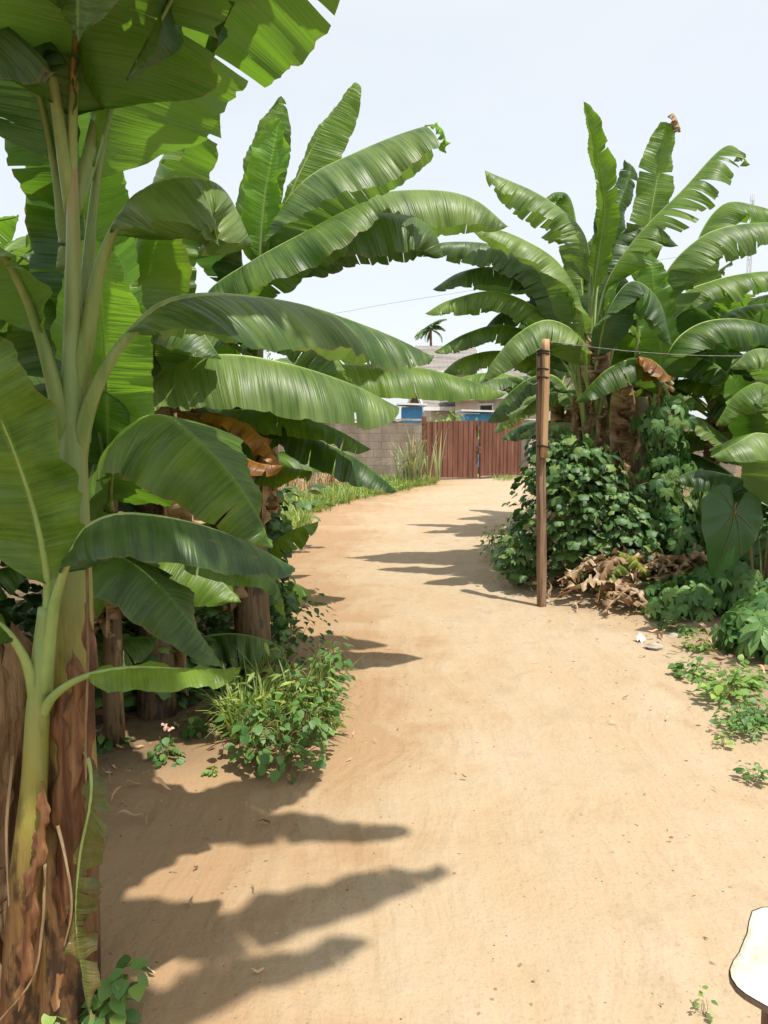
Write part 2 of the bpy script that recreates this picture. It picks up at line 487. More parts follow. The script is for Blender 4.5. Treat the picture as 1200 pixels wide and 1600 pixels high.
def banana(name, label, group, x, y, H, n, L, W, seed, rad=(0.10, 0.06), az0=0.0, az_skip=None, mats=('leaf', 'leaf', 'leaf_pale', 'leaf_dark'),
           dead=2, tears=6, e=(80, 12), lean=(0, 0), stem='stem_brown', spike=True):
    rng = np.random.RandomState(seed)
    t = thing(name, (x, y, 0), label, 'banana plant', group)
    tx, ty = x + lean[0], y + lean[1]
    pseudostem(t, [(x, y, -0.03), (x + lean[0] * .3, y + lean[1] * .3, H * .5), (tx, ty, H)], [rad[0], (rad[0] + rad[1]) / 2, rad[1] * 0.6], stem, seed)
    for i in range(n):
        az = az0 + i * 2.399 + rng.uniform(-.3, .3)
        if az_skip is not None:
            aa = (az + math.pi) % (2 * math.pi) - math.pi
            if az_skip[0] < aa < az_skip[1]: continue
        f = i / max(1, n - 1)
        e0 = e[0] + (e[1] + 25 - e[0]) * f + rng.uniform(-6, 6)
        l = L * rng.uniform(0.8, 1.1) * (0.85 + 0.3 * math.sin(f * 3))
        bend = rng.uniform(45, 75) + 35 * f
        w = W * rng.uniform(0.85, 1.1)
        dr = rng.uniform(20, 45) + 35 * f
        leaf(t, arch(tx, ty, H - 0.12 - 0.25 * f, az, e0, bend, l), w, 0.2, dr, dr * rng.uniform(.6, 1.1), tears=int(tears * rng.uniform(.4, 1.5)), seed=seed * 31 + i,
             mat=mats[rng.randint(len(mats))], r=0.011, petr=0.024, rib='petiole')
    if spike:
        leaf(t, [(tx, ty, H - .1), (tx + .03, ty, H + .25), (tx + rng.uniform(-.1, .1), ty + .02, H + .65), (tx + rng.uniform(-.2, .2), ty, H + 1.0)], W * .4, 0.25, -75, -75, up='cam', tears=0, seed=seed + 5, mat='leaf_young', rib='petiole', und=0.01)
    if dead: skirt(t, tx, ty, H - 0.2, rad[1], dead, seed + 900, (0.5, min(1.1, H - .2)))
    return t

# ---------------------------------------------------------------- small-leaved plants
def t_ovate(n=5, w=0.3, fold=0.15, droop=0.2, pk=0.8):
    V, Fc = [], []
    for i in range(n + 1):
        x = i / n
        y = w * math.sin(math.pi * min(1, x ** pk)) ** 0.85 if 0 < i < n else 0.004
        z = -droop * x * x
        V += [(x, -y, z + fold * y), (x, 0, z - 0.01), (x, y, z + fold * y)]
    for i in range(n):
        a = i * 3
        Fc += [(a, a + 3, a + 4, a + 1), (a + 1, a + 4, a + 5, a + 2)]
    return np.array(V), Fc

def t_palm(nl=7, span=118, lw=0.17, droop=0.45, pk=1.5, n=4):
    V, Fc, k = [], [], 0
    for i in range(nl):
        a = math.radians(-span + 2 * span * i / (nl - 1))
        l = 1.0 - 0.42 * abs(i - (nl - 1) / 2) / ((nl - 1) / 2)
        v, f = t_ovate(n, lw / l, 0.2, droop, pk)
        v = v * l
        R = np.array([[math.cos(a), -math.sin(a), 0], [math.sin(a), math.cos(a), 0], [0, 0, 1]])
        V.append(v @ R.T); Fc += [tuple(q + k for q in ff) for ff in f]; k += len(v)
    return np.concatenate(V), Fc

def t_lobed(droop=0.35, rad=1.0, lob=0.22, nl=5):
    """round leaf with shallow lobes, stalk at x=0"""
    V, Fc = [(0.0, 0, 0)], []
    m = 20
    for ring in (0.5, 1.0):
        for i in range(m + 1):
            a = math.radians(-165 + 330 * i / m)
            rr = (0.62 + 0.38 * math.cos(a / 2) ** 1.0) * (1 - (lob * (0.5 - 0.5 * math.cos(a * nl * 1.09 + math.pi)) if ring == 1.0 else 0))
            x, y = ring * rr * math.cos(a), ring * rr * math.sin(a)
            V.append((x, y * 0.95, -droop * ring ** 2 * (0.35 + 0.65 * abs(math.cos(a))) + 0.03 * math.cos(a * 5) * ring))
    for i in range(m):
        Fc.append((0, 1 + i, 2 + i))
        Fc.append((1 + i, m + 2 + i, m + 3 + i, 2 + i))
    V = np.array(V); V[:, 0] += 0.15
    return V, Fc

def place(mb, tm, p, d, nrm, size, r):
    X = unit(d); Z = np.asarray(nrm, float) - X * float(X @ nrm)
    Z = unit(Z); Y = np.cross(Z, X)
    mb.add(p + (tm[0] * size) @ np.array([X, Y, Z]), tm[1], None, r)

OVATE, ROUND, NARROW = t_ovate(5, 0.3), t_ovate(5, 0.42, 0.12, 0.25, 0.75), t_ovate(5, 0.13, 0.15, 0.3)
CASSAVA, CASSAVA5 = t_palm(), t_palm(5, 85, 0.2, 0.5)
LOBED = t_lobed()

def herb(name, label, cat, p, blobs, n, tm, size, mat, seed, group=None, stems=6, shell=0.35, down=0.35, smat='herb_stem', stalk=0.0):
    """a leafy plant: blobs are (dx, dy, dz, rx, ry, rz) round the foot p"""
    rng = np.random.RandomState(seed)
    t = thing(name, p, label, cat, group)
    p = np.asarray(p, float)
    mb, st = MB(), MB()
    w = np.array([(b[3] * b[4] * b[5]) ** (0.66) for b in blobs]); w = w / w.sum()
    tms = tm if isinstance(tm, list) else [tm]
    for i in range(n):
        b = blobs[rng.choice(len(blobs), p=w)]
        d = unit(rng.randn(3))
        rr = (shell + (1 - shell) * rng.rand() ** 0.6) * (1 + 0.10 * rng.randn())
        q = p + np.array(b[:3]) + d * rr * np.array(b[3:])
        if q[2] < 0.02: q[2] = 0.02 + 0.05 * rng.rand()
        o = unit(d * np.array([1, 1, 0.5]) + rng.randn(3) * 0.35)
        ld = unit(np.array([o[0], o[1], 0]) + np.array([0, 0, -down + 0.25 * rng.randn()]))
        nr = unit(np.array([0, 0, 1.0]) + o * 0.5 + rng.randn(3) * 0.25)
        place(mb, tms[rng.randint(len(tms))], q, ld, nr, size * rng.uniform(0.55, 1.15), rng.rand())
        if stalk and rng.rand() < stalk:
            bq = p + np.array(b[:3]) + (q - p - np.array(b[:3])) * 0.45
            V, Fc, uv = tube([bq, (bq + q) / 2 + [0, 0, 0.02], q], [0.004, 0.0025], 4, 5, caps=False)
            st.add(V, Fc, uv)
    for i in range(stems):
        b = blobs[i % len(blobs)]
        e = p + np.array(b[:3]) + rng.randn(3) * np.array(b[3:]) * 0.35 + [0, 0, b[5] * 0.3]
        f = p + np.array([b[0] * 0.4 + rng.randn() * b[3] * .15, b[1] * .4 + rng.randn() * b[4] * .15, -0.01])
        e[2] = max(e[2], 0.05)
        V, Fc, uv = tube([f, f + (e - f) * 0.5 + rng.randn(3) * 0.04 * size * 4, e], [size * 0.055, size * 0.025], 6, 12)
        st.add(V, Fc, uv)
    mb.build('foliage', M[mat], t)
    if st.n: st.build('stems', M[smat], t)
    return t

def blades(mb, p, n, h, spread, wid, rng, bend=0.6, rad=0.05):
    for i in range(n):
        a = rng.uniform(0, 6.28); hh = h * rng.uniform(0.5, 1.1)
        q = np.asarray(p, float) + np.array([math.cos(a), math.sin(a), 0]) * rad * rng.rand() ** .5
        o = np.array([math.cos(a + rng.uniform(-.5, .5)), math.sin(a + rng.uniform(-.5, .5)), 0])
        sp = spread * rng.uniform(0.2, 1.0); bd = bend * rng.rand()
        side = np.cross(o, [0, 0, 1.0]) * wid * rng.uniform(.6, 1.2)
        V = []
        for k in range(6):
            s = k / 5
            c = q + o * (sp * s ** 1.5) + np.array([0, 0, hh * (s - bd * s ** 2.6)])
            ww = side * (1 - s ** 2.5) * (0.6 + 0.8 * s * (1 - s) * 2)
            V += [c - ww, c + ww + [0, 0, wid * .2]]
        mb.add(np.array(V), [(2 * k, 2 * k + 1, 2 * k + 3, 2 * k + 2) for k in range(5)], None, rng.rand())

M['herb_stem'] = noise_mat('herb_stem', [(0.3, (0.10, 0.13, 0.04)), (0.7, (0.24, 0.17, 0.07))], (10, 10, 10), rough=0.6)
M['cassava'] = herb_mat('cassava_leaf', (0.030, 0.095, 0.022), (0.105, 0.210, 0.058), (0.10, 0.28, 0.05), 0.22)
M['bush'] = herb_mat('bush_leaf', (0.022, 0.074, 0.018), (0.105, 0.200, 0.052), (0.09, 0.25, 0.05), 0.2)
M['cassava_bright'] = herb_mat('bright_cassava_leaf', (0.042, 0.125, 0.028), (0.125, 0.250, 0.070), (0.16, 0.36, 0.06), 0.25)  # brighter copy of the cassava leaf green for the two low plants
M['herb'] = herb_mat('herb_leaf', (0.045, 0.120, 0.025), (0.120, 0.240, 0.060), (0.20, 0.42, 0.06), 0.3)
M['herb_bright'] = herb_mat('bright_herb_leaf', (0.075, 0.170, 0.025), (0.190, 0.330, 0.070), (0.28, 0.50, 0.06), 0.3)
M['grass'] = herb_mat('grass_blade', (0.090, 0.170, 0.030), (0.260, 0.340, 0.090), (0.32, 0.48, 0.08), 0.3)
M['cane'] = herb_mat('cane_blade', (0.16, 0.22, 0.09), (0.36, 0.40, 0.22), (0.34, 0.40, 0.14), 0.25)
M['taro'] = herb_mat('taro_leaf', (0.020, 0.070, 0.016), (0.050, 0.125, 0.030), (0.10, 0.26, 0.04), 0.2, 0.38)
M['straw'] = herb_mat('straw', (0.14, 0.08, 0.04), (0.50, 0.36, 0.21), (0.30, 0.18, 0.07), 0.12, 0.8)
M['flower'] = herb_mat('pale_flower', (0.50, 0.26, 0.22), (0.62, 0.42, 0.36), (0.7, 0.5, 0.4), 0.2)

# ---------------------------------------------------------------- the ground and the dirt path
rngT = np.random.RandomState(5)
_w = [(rngT.uniform(.15, 1.3), rngT.uniform(.15, 1.3), rngT.rand() * 6.28, rngT.rand()) for _ in range(9)]
def hz(x, y):
    h = 0
    for a, b, p, q in _w: h = h + np.sin(a * x * 2.1 + b * y * 1.7 * (1 if q > .5 else -1) + p) / (1 + 2.2 * (a + b))
    return 0.012 * h

def edge_line(px):
    g = np.array([G(*p)[:2] for p in px])
    return g[np.argsort(g[:, 1])]
EL = edge_line([(60, 1600), (150, 1420), (300, 1240), (470, 1200), (530, 1100), (480, 1010), (440, 950), (450, 880), (462, 840), (455, 808), (560, 778), (668, 757)])
ER = edge_line([(1390, 1600), (1270, 1350), (1160, 1180), (1070, 1060), (1000, 980), (862, 950), (780, 910), (762, 850), (800, 790), (832, 752)])
def jig(y, k): return 0.05 * np.sin(y * 5.1 + k) + 0.03 * np.sin(y * 13.7 + 2 * k) + 0.015 * np.sin(y * 31 + k)
def xl(y): return np.interp(y, EL[:, 1], EL[:, 0]) + jig(y, 0.7)
def xr(y): return np.interp(y, ER[:, 1], ER[:, 0]) + jig(y, 2.9)
YS = np.concatenate([np.linspace(-14, 0.6, 12), np.arange(0.7, 9, 0.07), np.arange(9, 27, 0.35), 27 * 1.17 ** np.arange(0, 30)])

def sheet(xa, xb, nx, lift, bank):
    V = []
    side = None
    if isinstance(nx, str): side, nx = nx, 110
    for y in YS:
        a, b = xa(y), xb(y)
        for i in range(nx + 1):
            f = i / nx
            f = f if side is None else (1 - (1 - f) ** 4 if side == 'L' else f ** 4)
            x = a + (b - a) * f
            V.append((x, y, float(hz(x, y)) + lift + bank(x, y)))
    w = nx + 1
    sheet.f = np.tile(np.arange(nx + 1) / nx, len(YS))
    Fc = [(j * w + i, j * w + i + 1, (j + 1) * w + i + 1, (j + 1) * w + i) for j in range(len(YS) - 1) for i in range(nx)]
    return np.array(V), Fc

def soil(name, a, b, c, dark, dark_amt, edge=None):
    m, nt, bs, out = new_mat(name)
    N = NT(nt)
    co = N.n('ShaderNodeTexCoord').outputs['Object']
    big = N.noise(N.scale(co, (0.55, 0.8, 1)), 1, 5, 0.6)
    mid = N.noise(co, 3.2, 6, 0.65)
    drag = N.noise(N.scale(co, (5.5, 1.3, 1)), 1, 5, 0.6)
    fine = N.noise(co, 70, 4, 0.6)
    wob = N.n('ShaderNodeVectorMath', operation='ADD'); N.l(co, wob.inputs[0]); N.l(N.scale(N.noise(co, 0.6, 2, 0.5, 'Color'), (1.6, 1.6, 0)), wob.inputs[1])
    rut = N.noise(N.scale(wob.outputs[0], (6.0, 0.55, 1)), 1, 3, 0.55)
    sep = N.n('ShaderNodeSeparateXYZ'); N.l(co, sep.inputs[0])
    k = N.math('ADD', N.math('MULTIPLY', big, 0.75), N.math('MULTIPLY', mid, 0.35))
    k = N.math('ADD', k, N.math('MULTIPLY', N.math('SUBTRACT', drag, 0.5), 0.30))
    k = N.math('ADD', k, N.math('MULTIPLY', N.math('SUBTRACT', rut, 0.5), 0.32))
    k = N.math('ADD', k, N.math('MULTIPLY', sep.outputs[0], 0.06))
    # r: 0..1 across the path, below 0 or above 1 the distance into the planted soil
    r = N.n('ShaderNodeAttribute', attribute_name='rnd').outputs['Fac']
    hum = N.math('MAXIMUM', N.math('MULTIPLY', r, -1.0), N.math('SUBTRACT', r, 1.0))
    hum = N.math('ADD', N.math('MAXIMUM', hum, 0.0), N.math('MULTIPLY', N.math('SUBTRACT', mid, 0.55), 0.45))
    hum = N.ramp(hum, [(0.04, 0.0), (0.75, 1.0)])
    rj = N.math('ADD', r, N.math('MULTIPLY', N.math('SUBTRACT', mid, 0.5), 0.5))
    k = N.math('ADD', k, N.math('MULTIPLY', N.math('SUBTRACT', N.ramp(rj, [(0.0, 0.0), (0.45, 1.0), (0.9, 1.0), (1.0, 0.75)]), 0.7), 0.38))
    col = N.ramp(k, [(0.36, a), (0.60, b), (0.82, c)])
    col = N.mix(hum, col, N.ramp(mid, [(0.35, dark), (0.65, edge)]))
    col = N.mix(N.math('MULTIPLY', N.ramp(mid, [(0.52, 0.0), (0.74, 1.0)]), dark_amt), col, (0.29, 0.195, 0.112))
    col = N.mix(N.math('MULTIPLY', N.ramp(fine, [(0.30, 1.0), (0.45, 0.0)]), 0.3), col, (0.22, 0.14, 0.08))
    specks = N.noise(co, 26, 2, 0.5)
    col = N.mix(N.math('MULTIPLY', N.ramp(specks, [(0.715, 0.0), (0.76, 1.0)]), 0.6), col, (0.12, 0.07, 0.035))
    N.l(col, bs.inputs['Base Color'])
    bs.inputs['Roughness'].default_value = 0.95
    bs.inputs['Specular IOR Level'].default_value = 0.1
    h = N.math('ADD', N.math('ADD', N.math('MULTIPLY', mid, 1.0), N.math('MULTIPLY', rut, 0.9)), N.math('ADD', N.math('MULTIPLY', fine, 0.10), N.math('MULTIPLY', drag, 0.8)))
    N.bump(h, 0.6, 0.04, bs)
    return m
M['path'] = soil('sandy_earth', (0.345, 0.225, 0.128), (0.405, 0.298, 0.186), (0.430, 0.338, 0.232), (0.10, 0.08, 0.048), 0.5, edge=(0.235, 0.150, 0.088))
V, Fc = sheet(xl, xr, 60, 0.0, lambda x, y: 0.0)
tag(build('dirt_path', V, Fc, M['path'], rnd=sheet.f), 'sandy dirt path winding between the banana plants to the gate', kind='structure')
mbg = MB()
V, Fc = sheet(lambda y: -25 - abs(y) * 2.2 + 0 * y, xl, 'L', 0.0, lambda x, y: 0.05 * float(sstep(np.array(xl(y) - x), 0, 0.6)) if y < 20 else 0.0)
mbg.add(V, Fc)
V, Fc = sheet(xr, lambda y: 25 + abs(y) * 2.2 + 0 * y, 'R', 0.0, lambda x, y: 0.06 * float(sstep(np.array(x - xr(y)), 0, 0.7)) if y < 20 else 0.0)
mbg.add(V, Fc)
mbg.r = [np.clip(v_[:, 0] - xl(v_[:, 1]), -1, 0) if k_ == 0 else 1 + np.clip(v_[:, 0] - xr(v_[:, 1]), 0, 1) for k_, v_ in enumerate(mbg.v)]
tag(mbg.build('ground', M['path']), 'bare brown soil under the plants on both sides', kind='structure')

# ---------------------------------------------------------------- wall, gate and the buildings behind
def brick_wall_mat():
    m, nt, b, out = new_mat('block_wall')
    N = NT(nt)
    co = N.n('ShaderNodeTexCoord').outputs['Object']
    sep = N.n('ShaderNodeSeparateXYZ'); N.l(co, sep.inputs[0])
    br = N.n('ShaderNodeTexBrick')
    br.inputs['Scale'].default_value = 1.0
    br.inputs['Brick Width'].default_value = 0.45; br.inputs['Row Height'].default_value = 0.23
    br.inputs['Mortar Size'].default_value = 0.012; br.inputs['Mortar Smooth'].default_value = 0.3
    br.inputs['Color1'].default_value = (0.27, 0.215, 0.165, 1); br.inputs['Color2'].default_value = (0.36, 0.295, 0.23, 1); br.inputs['Mortar'].default_value = (0.23, 0.19, 0.15, 1)
    N.l(N.vec(sep.outputs[0], sep.outputs[2], 0.0), br.inputs['Vector'])
    st = N.noise(N.scale(co, (2, 2, 0.7)), 1, 5, 0.65)
    col = N.mix(N.ramp(st, [(0.35, 0.0), (0.7, 0.8)]), br.outputs['Color'], (0.11, 0.085, 0.06))
    N.l(col, b.inputs['Base Color']); b.inputs['Roughness'].default_value = 0.92
    N.bump(N.math('ADD', N.math('MULTIPLY', br.outputs['Fac'], -1.0), N.noise(co, 30, 4)), 0.6, 0.02, b)
    return m
M['wall'] = brick_wall_mat()
M['cement'] = noise_mat('cement', [(0.3, (0.30, 0.26, 0.21)), (0.7, (0.50, 0.45, 0.38))], (3, 3, 2), rough=0.9)
M['gate'] = noise_mat('brown_gate_paint', [(0.3, (0.115, 0.048, 0.030)), (0.55, (0.185, 0.080, 0.052)), (0.75, (0.26, 0.135, 0.09))], (5, 5, 0.8), rough=0.55, bump=0.15)
M['rust'] = noise_mat('rusty_steel', [(0.3, (0.08, 0.035, 0.02)), (0.7, (0.20, 0.09, 0.05))], (12, 12, 12), rough=0.7)
M['roof'] = noise_mat('weathered_roof_sheet', [(0.3, (0.14, 0.12, 0.11)), (0.7, (0.30, 0.275, 0.25))], (0.8, 4, 4), rough=0.6)
M['plaster'] = noise_mat('plaster', [(0.3, (0.48, 0.40, 0.32)), (0.7, (0.62, 0.54, 0.45))], (1.5, 1.5, 1.5), rough=0.9)
M['white'] = noise_mat('white_paint', [(0.3, (0.68, 0.68, 0.66)), (0.7, (0.80, 0.80, 0.79))], (3, 3, 3), rough=0.6, bump=0.1)
M['blue'] = noise_mat('blue_paint', [(0.3, (0.06, 0.25, 0.52)), (0.7, (0.11, 0.36, 0.66))], (2, 2, 2), rough=0.5, bump=0.1)
M['brick'] = noise_mat('red_clay', [(0.3, (0.34, 0.15, 0.09)), (0.7, (0.50, 0.26, 0.17))], (5, 5, 5), rough=0.9)
M['dark'] = noise_mat('dark_opening', [(0.3, (0.02, 0.02, 0.02)), (0.7, (0.05, 0.045, 0.04))], (3, 3, 3))

def wall(name, a, b, h, th, label):
    a, b = np.array(a, float), np.array(b, float)
    t = thing(name, (*a, 0), label, 'wall')
    rng = np.random.RandomState(3)
    n = 60
    d = unit(b - a); nrm = np.array([-d[1], d[0]]) * th / 2
    V = []
    for i in range(n + 1):
        p = a + (b - a) * i / n
        hh = h + 0.02 * rng.randn() + 0.03 * math.sin(i * .5)
        for s, z in ((-1, -0.1), (-1, hh), (1, hh), (1, -0.1)):
            V.append((p[0] + s * nrm[0], p[1] + s * nrm[1], z))
    Fc = [(i * 4 + k, i * 4 + (k + 1) % 4, i * 4 + 4 + (k + 1) % 4, i * 4 + 4 + k) for i in range(n) for k in range(4)] + [(3, 2, 1, 0), (n * 4, n * 4 + 1, n * 4 + 2, n * 4 + 3)]
    build('blockwork', V, Fc, M['wall'], t, smooth=False)
    mb = MB()
    for i in range(26):
        f = (i + .5) / 26
        p = a + (b - a) * f
        mb.box((p[0], p[1], h + 0.055 + 0.01 * rng.randn()), (np.linalg.norm(b - a) / 26 * .96, th + .05, 0.05), math.atan2(d[1], d[0]), 0.02 * rng.randn())
    mb.build('coping', M['cement'], t, smooth=False)
    return t
wall('block_wall', (-7.5, 20.6), (1.08, 21.75), 1.72, 0.16, 'grey concrete block wall left of the brown gate')

def gate_leaf(parent, a, b, z0, z1a, z1b, seed):
    a, b = np.array(a, float), np.array(b, float)
    d = unit(b - a); L = np.linalg.norm(b - a); nrm = np.array([d[1], -d[0]])
    pitch = 0.165; n = int(L / pitch); prof = [(0, 0), (.10, .03), (.5, .03), (.6, 0)]
    pts = []
    for i in range(n):
        for f, o in prof: pts.append(((i + f) / n, o))
    pts.append((1.0, 0))
    V, Fc = [], []
    for f, o in pts:
        p = a + (b - a) * f + nrm * o
        V += [(p[0], p[1], z0 + 0.02 * math.sin(f * 3 + seed)), (p[0], p[1], z1a + (z1b - z1a) * f)]
    Fc = [(2 * i, 2 * i + 2, 2 * i + 3, 2 * i + 1) for i in range(len(pts) - 1)]
    o = build('gate_leaf', V, Fc, M['gate'], parent, smooth=False)
    mb = MB()
    rz = math.atan2(d[1], d[0])
    for f in (0.012, 0.988):
        p = a + (b - a) * f - nrm * 0.025
        z1 = z1a + (z1b - z1a) * f
        mb.box((p[0], p[1], (z0 + z1) / 2), (0.05, 0.045, z1 - z0 + .02), rz)
    for z in (z0 + 0.08, (z0 + z1a) / 2, min(z1a, z1b) - 0.06):
        p = (a + b) / 2 - nrm * 0.027
        mb.box((p[0], p[1], z), (L, 0.04, 0.05), rz)
    mb.build('frame', M['rust'], o, smooth=False)
    return o, d, nrm
ga, gm, gb = (1.24, 21.95), (2.83, 22.5), (4.36, 23.7)
gt = thing('metal_gate', (2.8, 22.5, 0), 'brown ribbed sheet metal double gate closing off the path', 'gate')
g1, d1, n1 = gate_leaf(gt, ga, gm, 0.05, 1.72, 1.76, 1)
g2, d2, n2 = gate_leaf(gt, (2.90, 22.54), gb, 0.07, 1.74, 1.84, 2)
mb = MB(); p = np.array(gm) + n1 * 0.06
mb.box((p[0] + .03, p[1], 0.95), (0.16, 0.05, 0.06), 0.4); mb.box((p[0] + .03, p[1] - .02, 0.86), (0.09, 0.05, 0.16), 0.4); mb.build('latch', M['rust'], gt, smooth=False)
mb = MB(); mb.box((p[0] - .02, p[1], 1.55), (0.09, 0.06, 0.14), 0.4); mb.build('hasp', M['rust'], gt, smooth=False)
mb = MB(); mb.box((1.16, 21.85, 0.92), (0.13, 0.16, 1.90), 0.1); mb.build('gate_post', M['rust'], gt, smooth=False)

def pillar(x, y, h, label):
    t = thing('gate_pillar', (x, y, 0), label, 'pillar')
    mb = MB(); mb.box((x, y, h / 2 - .03), (0.40, 0.36, h), 0.5)
    mb.box((x, y, h + .0), (0.44, 0.40, 0.06), 0.5)
    o = mb.build('shaft', M['cement'], t, smooth=False)
    bv = o.modifiers.new('soft_edge', 'BEVEL'); bv.width = 0.02; bv.segments = 2
pillar(4.66, 23.85, 1.78, 'pale cement pillar at the right end of the brown gate')
wall('block_wall', (4.95, 24.0), (12, 25.5), 1.6, 0.16, 'grey block wall running behind the right hand banana plants')

def house(loc, sx, sy, h, rise, label, rz, mat, over=0.5, gable_white=True, windows=()):
    t = thing('house', (*loc, 0), label, 'house')
    Rm = np.array(Matrix.Rotation(rz, 3, 'Z'))
    o3 = np.array([loc[0], loc[1], 0])
    def W(p): return np.asarray(p, float) @ Rm.T + o3
    x, y = sx / 2, sy / 2
    V = [(-x, -y, 0), (x, -y, 0), (x, y, 0), (-x, y, 0), (-x, -y, h), (x, -y, h), (x, y, h), (-x, y, h), (-x, 0, h + rise), (x, 0, h + rise)]
    build('walls', W(V), [(0, 1, 5, 4), (1, 2, 6, 9, 5), (2, 3, 7, 6), (3, 0, 4, 8, 7)], mat, t, smooth=False)
    k = rise / y
    mb = MB()
    for s in (-1, 1):
        n = int((sx + 2 * over) / 0.12); P0, P1 = [], []
        for i in range(n + 1):
            xx = -x - over + (sx + 2 * over) * i / n
            zz = 0.02 * (i % 2)
            P0.append((xx, s * (y + over), h - k * over + 0.10 + zz)); P1.append((xx, 0, h + rise + 0.10 + zz))
        mb.add(W(P0 + P1), [(i, i + 1, n + 2 + i, n + 1 + i) if s < 0 else (i + 1, i, n + 1 + i, n + 2 + i) for i in range(n)])
    mb.build('roof', M['roof'], t, smooth=False)
    mb = MB()
    for e in (-1, 1):
        for s in (-1, 1):
            a = np.array([e * (x + over), 0, h + rise + 0.02]); b = np.array([e * (x + over), s * (y + over), h - k * over + 0.02])
            q = []
            for p in (a, b):
                for dx in (-.03, .03):
                    for dz in (-.16, .10): q.append(p + [dx, 0, dz])
            mb.add(W(q), [(0, 1, 3, 2), (4, 6, 7, 5), (0, 4, 5, 1), (2, 3, 7, 6), (1, 5, 7, 3), (0, 2, 6, 4)])
    for s in (-1, 1):
        V = [(-x - over, s * (y + over + .02), h - k * over - .08), (x + over, s * (y + over + .02), h - k * over - .08), (x + over, s * (y + over + .02), h - k * over + .10), (-x - over, s * (y + over + .02), h - k * over + .10)]
        mb.add(W(V), [(0, 1, 2, 3)])
    mb.build('barge_board', M['white'], t, smooth=False)
    for (wx, wz, ww, wh) in windows:
        f = MB()
        for (cx, cz, bx, bz) in ((wx, wz + wh / 2, ww + .16, .08), (wx, wz - wh / 2, ww + .16, .08), (wx - ww / 2, wz, .08, wh), (wx + ww / 2, wz, .08, wh)):
            q = np.array([[a * bx / 2 + cx, -y - .03 + b * .04, c * bz / 2 + cz] for c in (-1, 1) for b in (-1, 1) for a in (-1, 1)])
            f.add(W(q), [(0, 2, 3, 1), (4, 5, 7, 6), (0, 1, 5, 4), (2, 6, 7, 3), (0, 4, 6, 2), (1, 3, 7, 5)])
        fo = f.build('window', M['white'], t, smooth=False)
        build('pane', W([(wx - ww / 2, -y - .012, wz - wh / 2), (wx + ww / 2, -y - .012, wz - wh / 2), (wx + ww / 2, -y - .012, wz + wh / 2), (wx - ww / 2, -y - .012, wz + wh / 2)]), [(0, 1, 2, 3)], M['dark'], fo, smooth=False)
    return t
house((3.55, 44), 2.6, 5.0, 4.75, 1.35, 'tall house with grey sheet roof behind the gate', 0.0, M['plaster'], windows=((0, 3.6, 1.0, 1.2),))
house((6.8, 33), 5.0, 5.5, 3.0, 1.35, 'low house with white barge boards beside the wooden pole', -1.1, M['plaster'], windows=((0, 2, 1, 1),))
house((3.2, 36), 2.6, 2.4, 2.7, 0.8, 'small tan outbuilding behind the wall beside the blue shed', 0.2, M['plaster'])
def shed(x0, x1, y, z1, label):
    t = thing('blue_shed', ((x0 + x1) / 2, y, 0), label, 'shed')
    mb = MB(); n = int((x1 - x0) / .1)
    V = []
    for i in range(n + 1):
        xx = x0 + (x1 - x0) * i / n
        yy = y + .03 * (i % 2)
        V += [(xx, yy, 0), (xx, yy, z1)]
    mb.add(V, [(2 * i, 2 * i + 2, 2 * i + 3, 2 * i + 1) for i in range(n)])
    mb.box(((x0 + x1) / 2, y + 1.0, z1 / 2), (x1 - x0 - .05, 1.8, z1 - .04))
    mb.build('walls', M['blue'], t, smooth=False)
    mb = MB(); mb.box(((x0 + x1) / 2, y + .9, z1 + .09), (x1 - x0 + .3, 2.5, 0.06), 0, 0.03)
    mb.build('roof', M['white'], t, smooth=False)
shed(0.62, 1.36, 26.5, 2.26, 'small blue metal shed showing above the block wall')
shed(2.85, 4.35, 26.5, 2.02, 'blue metal shed with white roof behind the gate')

# a palm, a mast and a cable far behind
def palm(x, y, h, label):
    t = thing('palm_tree', (x, y, 0), label, 'palm tree')
    V, Fc, uv = tube([(x, y, -.1), (x + .1, y, h * .5), (x, y, h)], [0.22, 0.16, 0.12], 10, 30)
    build('trunk', V, Fc, M['stump'], t)
    mb = MB(); rng = np.random.RandomState(4)
    for i in range(18):
        c, L = spline(arch(x, y, h, i * 2.4, rng.uniform(-10, 70), rng.uniform(60, 100), rng.uniform(1.5, 2.2)), 24)
        T = unit(np.gradient(c, axis=0))
        for k in range(3, 24):
            S = unit(np.cross(T[k], [0, 0, 1.0]))
            for s in (-1, 1):
                d = unit(S * s + T[k] * .5 - np.array([0, 0, .35]))
                place(mb, NARROW, c[k], d, [0, 0, 1.0], 0.55 * (1 - 0.5 * abs(k / 12 - 1)), rng.rand())
    mb.build('fronds', M['bush'], t)
palm(4.6, 75, 11.0, 'distant palm tree top beside the grey roof')

def mast(x, y, h, label):
    t = thing('lattice_mast', (x, y, 0), label, 'mast')
    mb = MB(); w0, w1 = 1.2, 0.45; n = 16
    def q(k, i):
        f = k / n; w = (w0 + (w1 - w0) * f) / 2
        return np.array([x + w * (1 if i in (0, 1) else -1), y + w * (1 if i in (0, 3) else -1), h * f])
    for i in range(4):
        for k in range(n):
            for a, b in ((q(k, i), q(k + 1, i)), (q(k, i), q(k + 1, (i + 1) % 4)), (q(k, i), q(k, (i + 1) % 4))):
                V, Fc, uv = tube([a, b], [0.035, 0.035], 4, 2, caps=False); mb.add(V, Fc, uv)
    mb.build('lattice', M['cement'], t, smooth=False)  # pale grey puts the distance haze into the lattice colour
    mb = MB()
    for i in range(3):
        a = i * 2.09
        mb.box((x + .4 * math.cos(a), y + .4 * math.sin(a), h + .4), (.15, .15, 1.2), a)
    mb.build('antenna', M['white'], t, smooth=False)
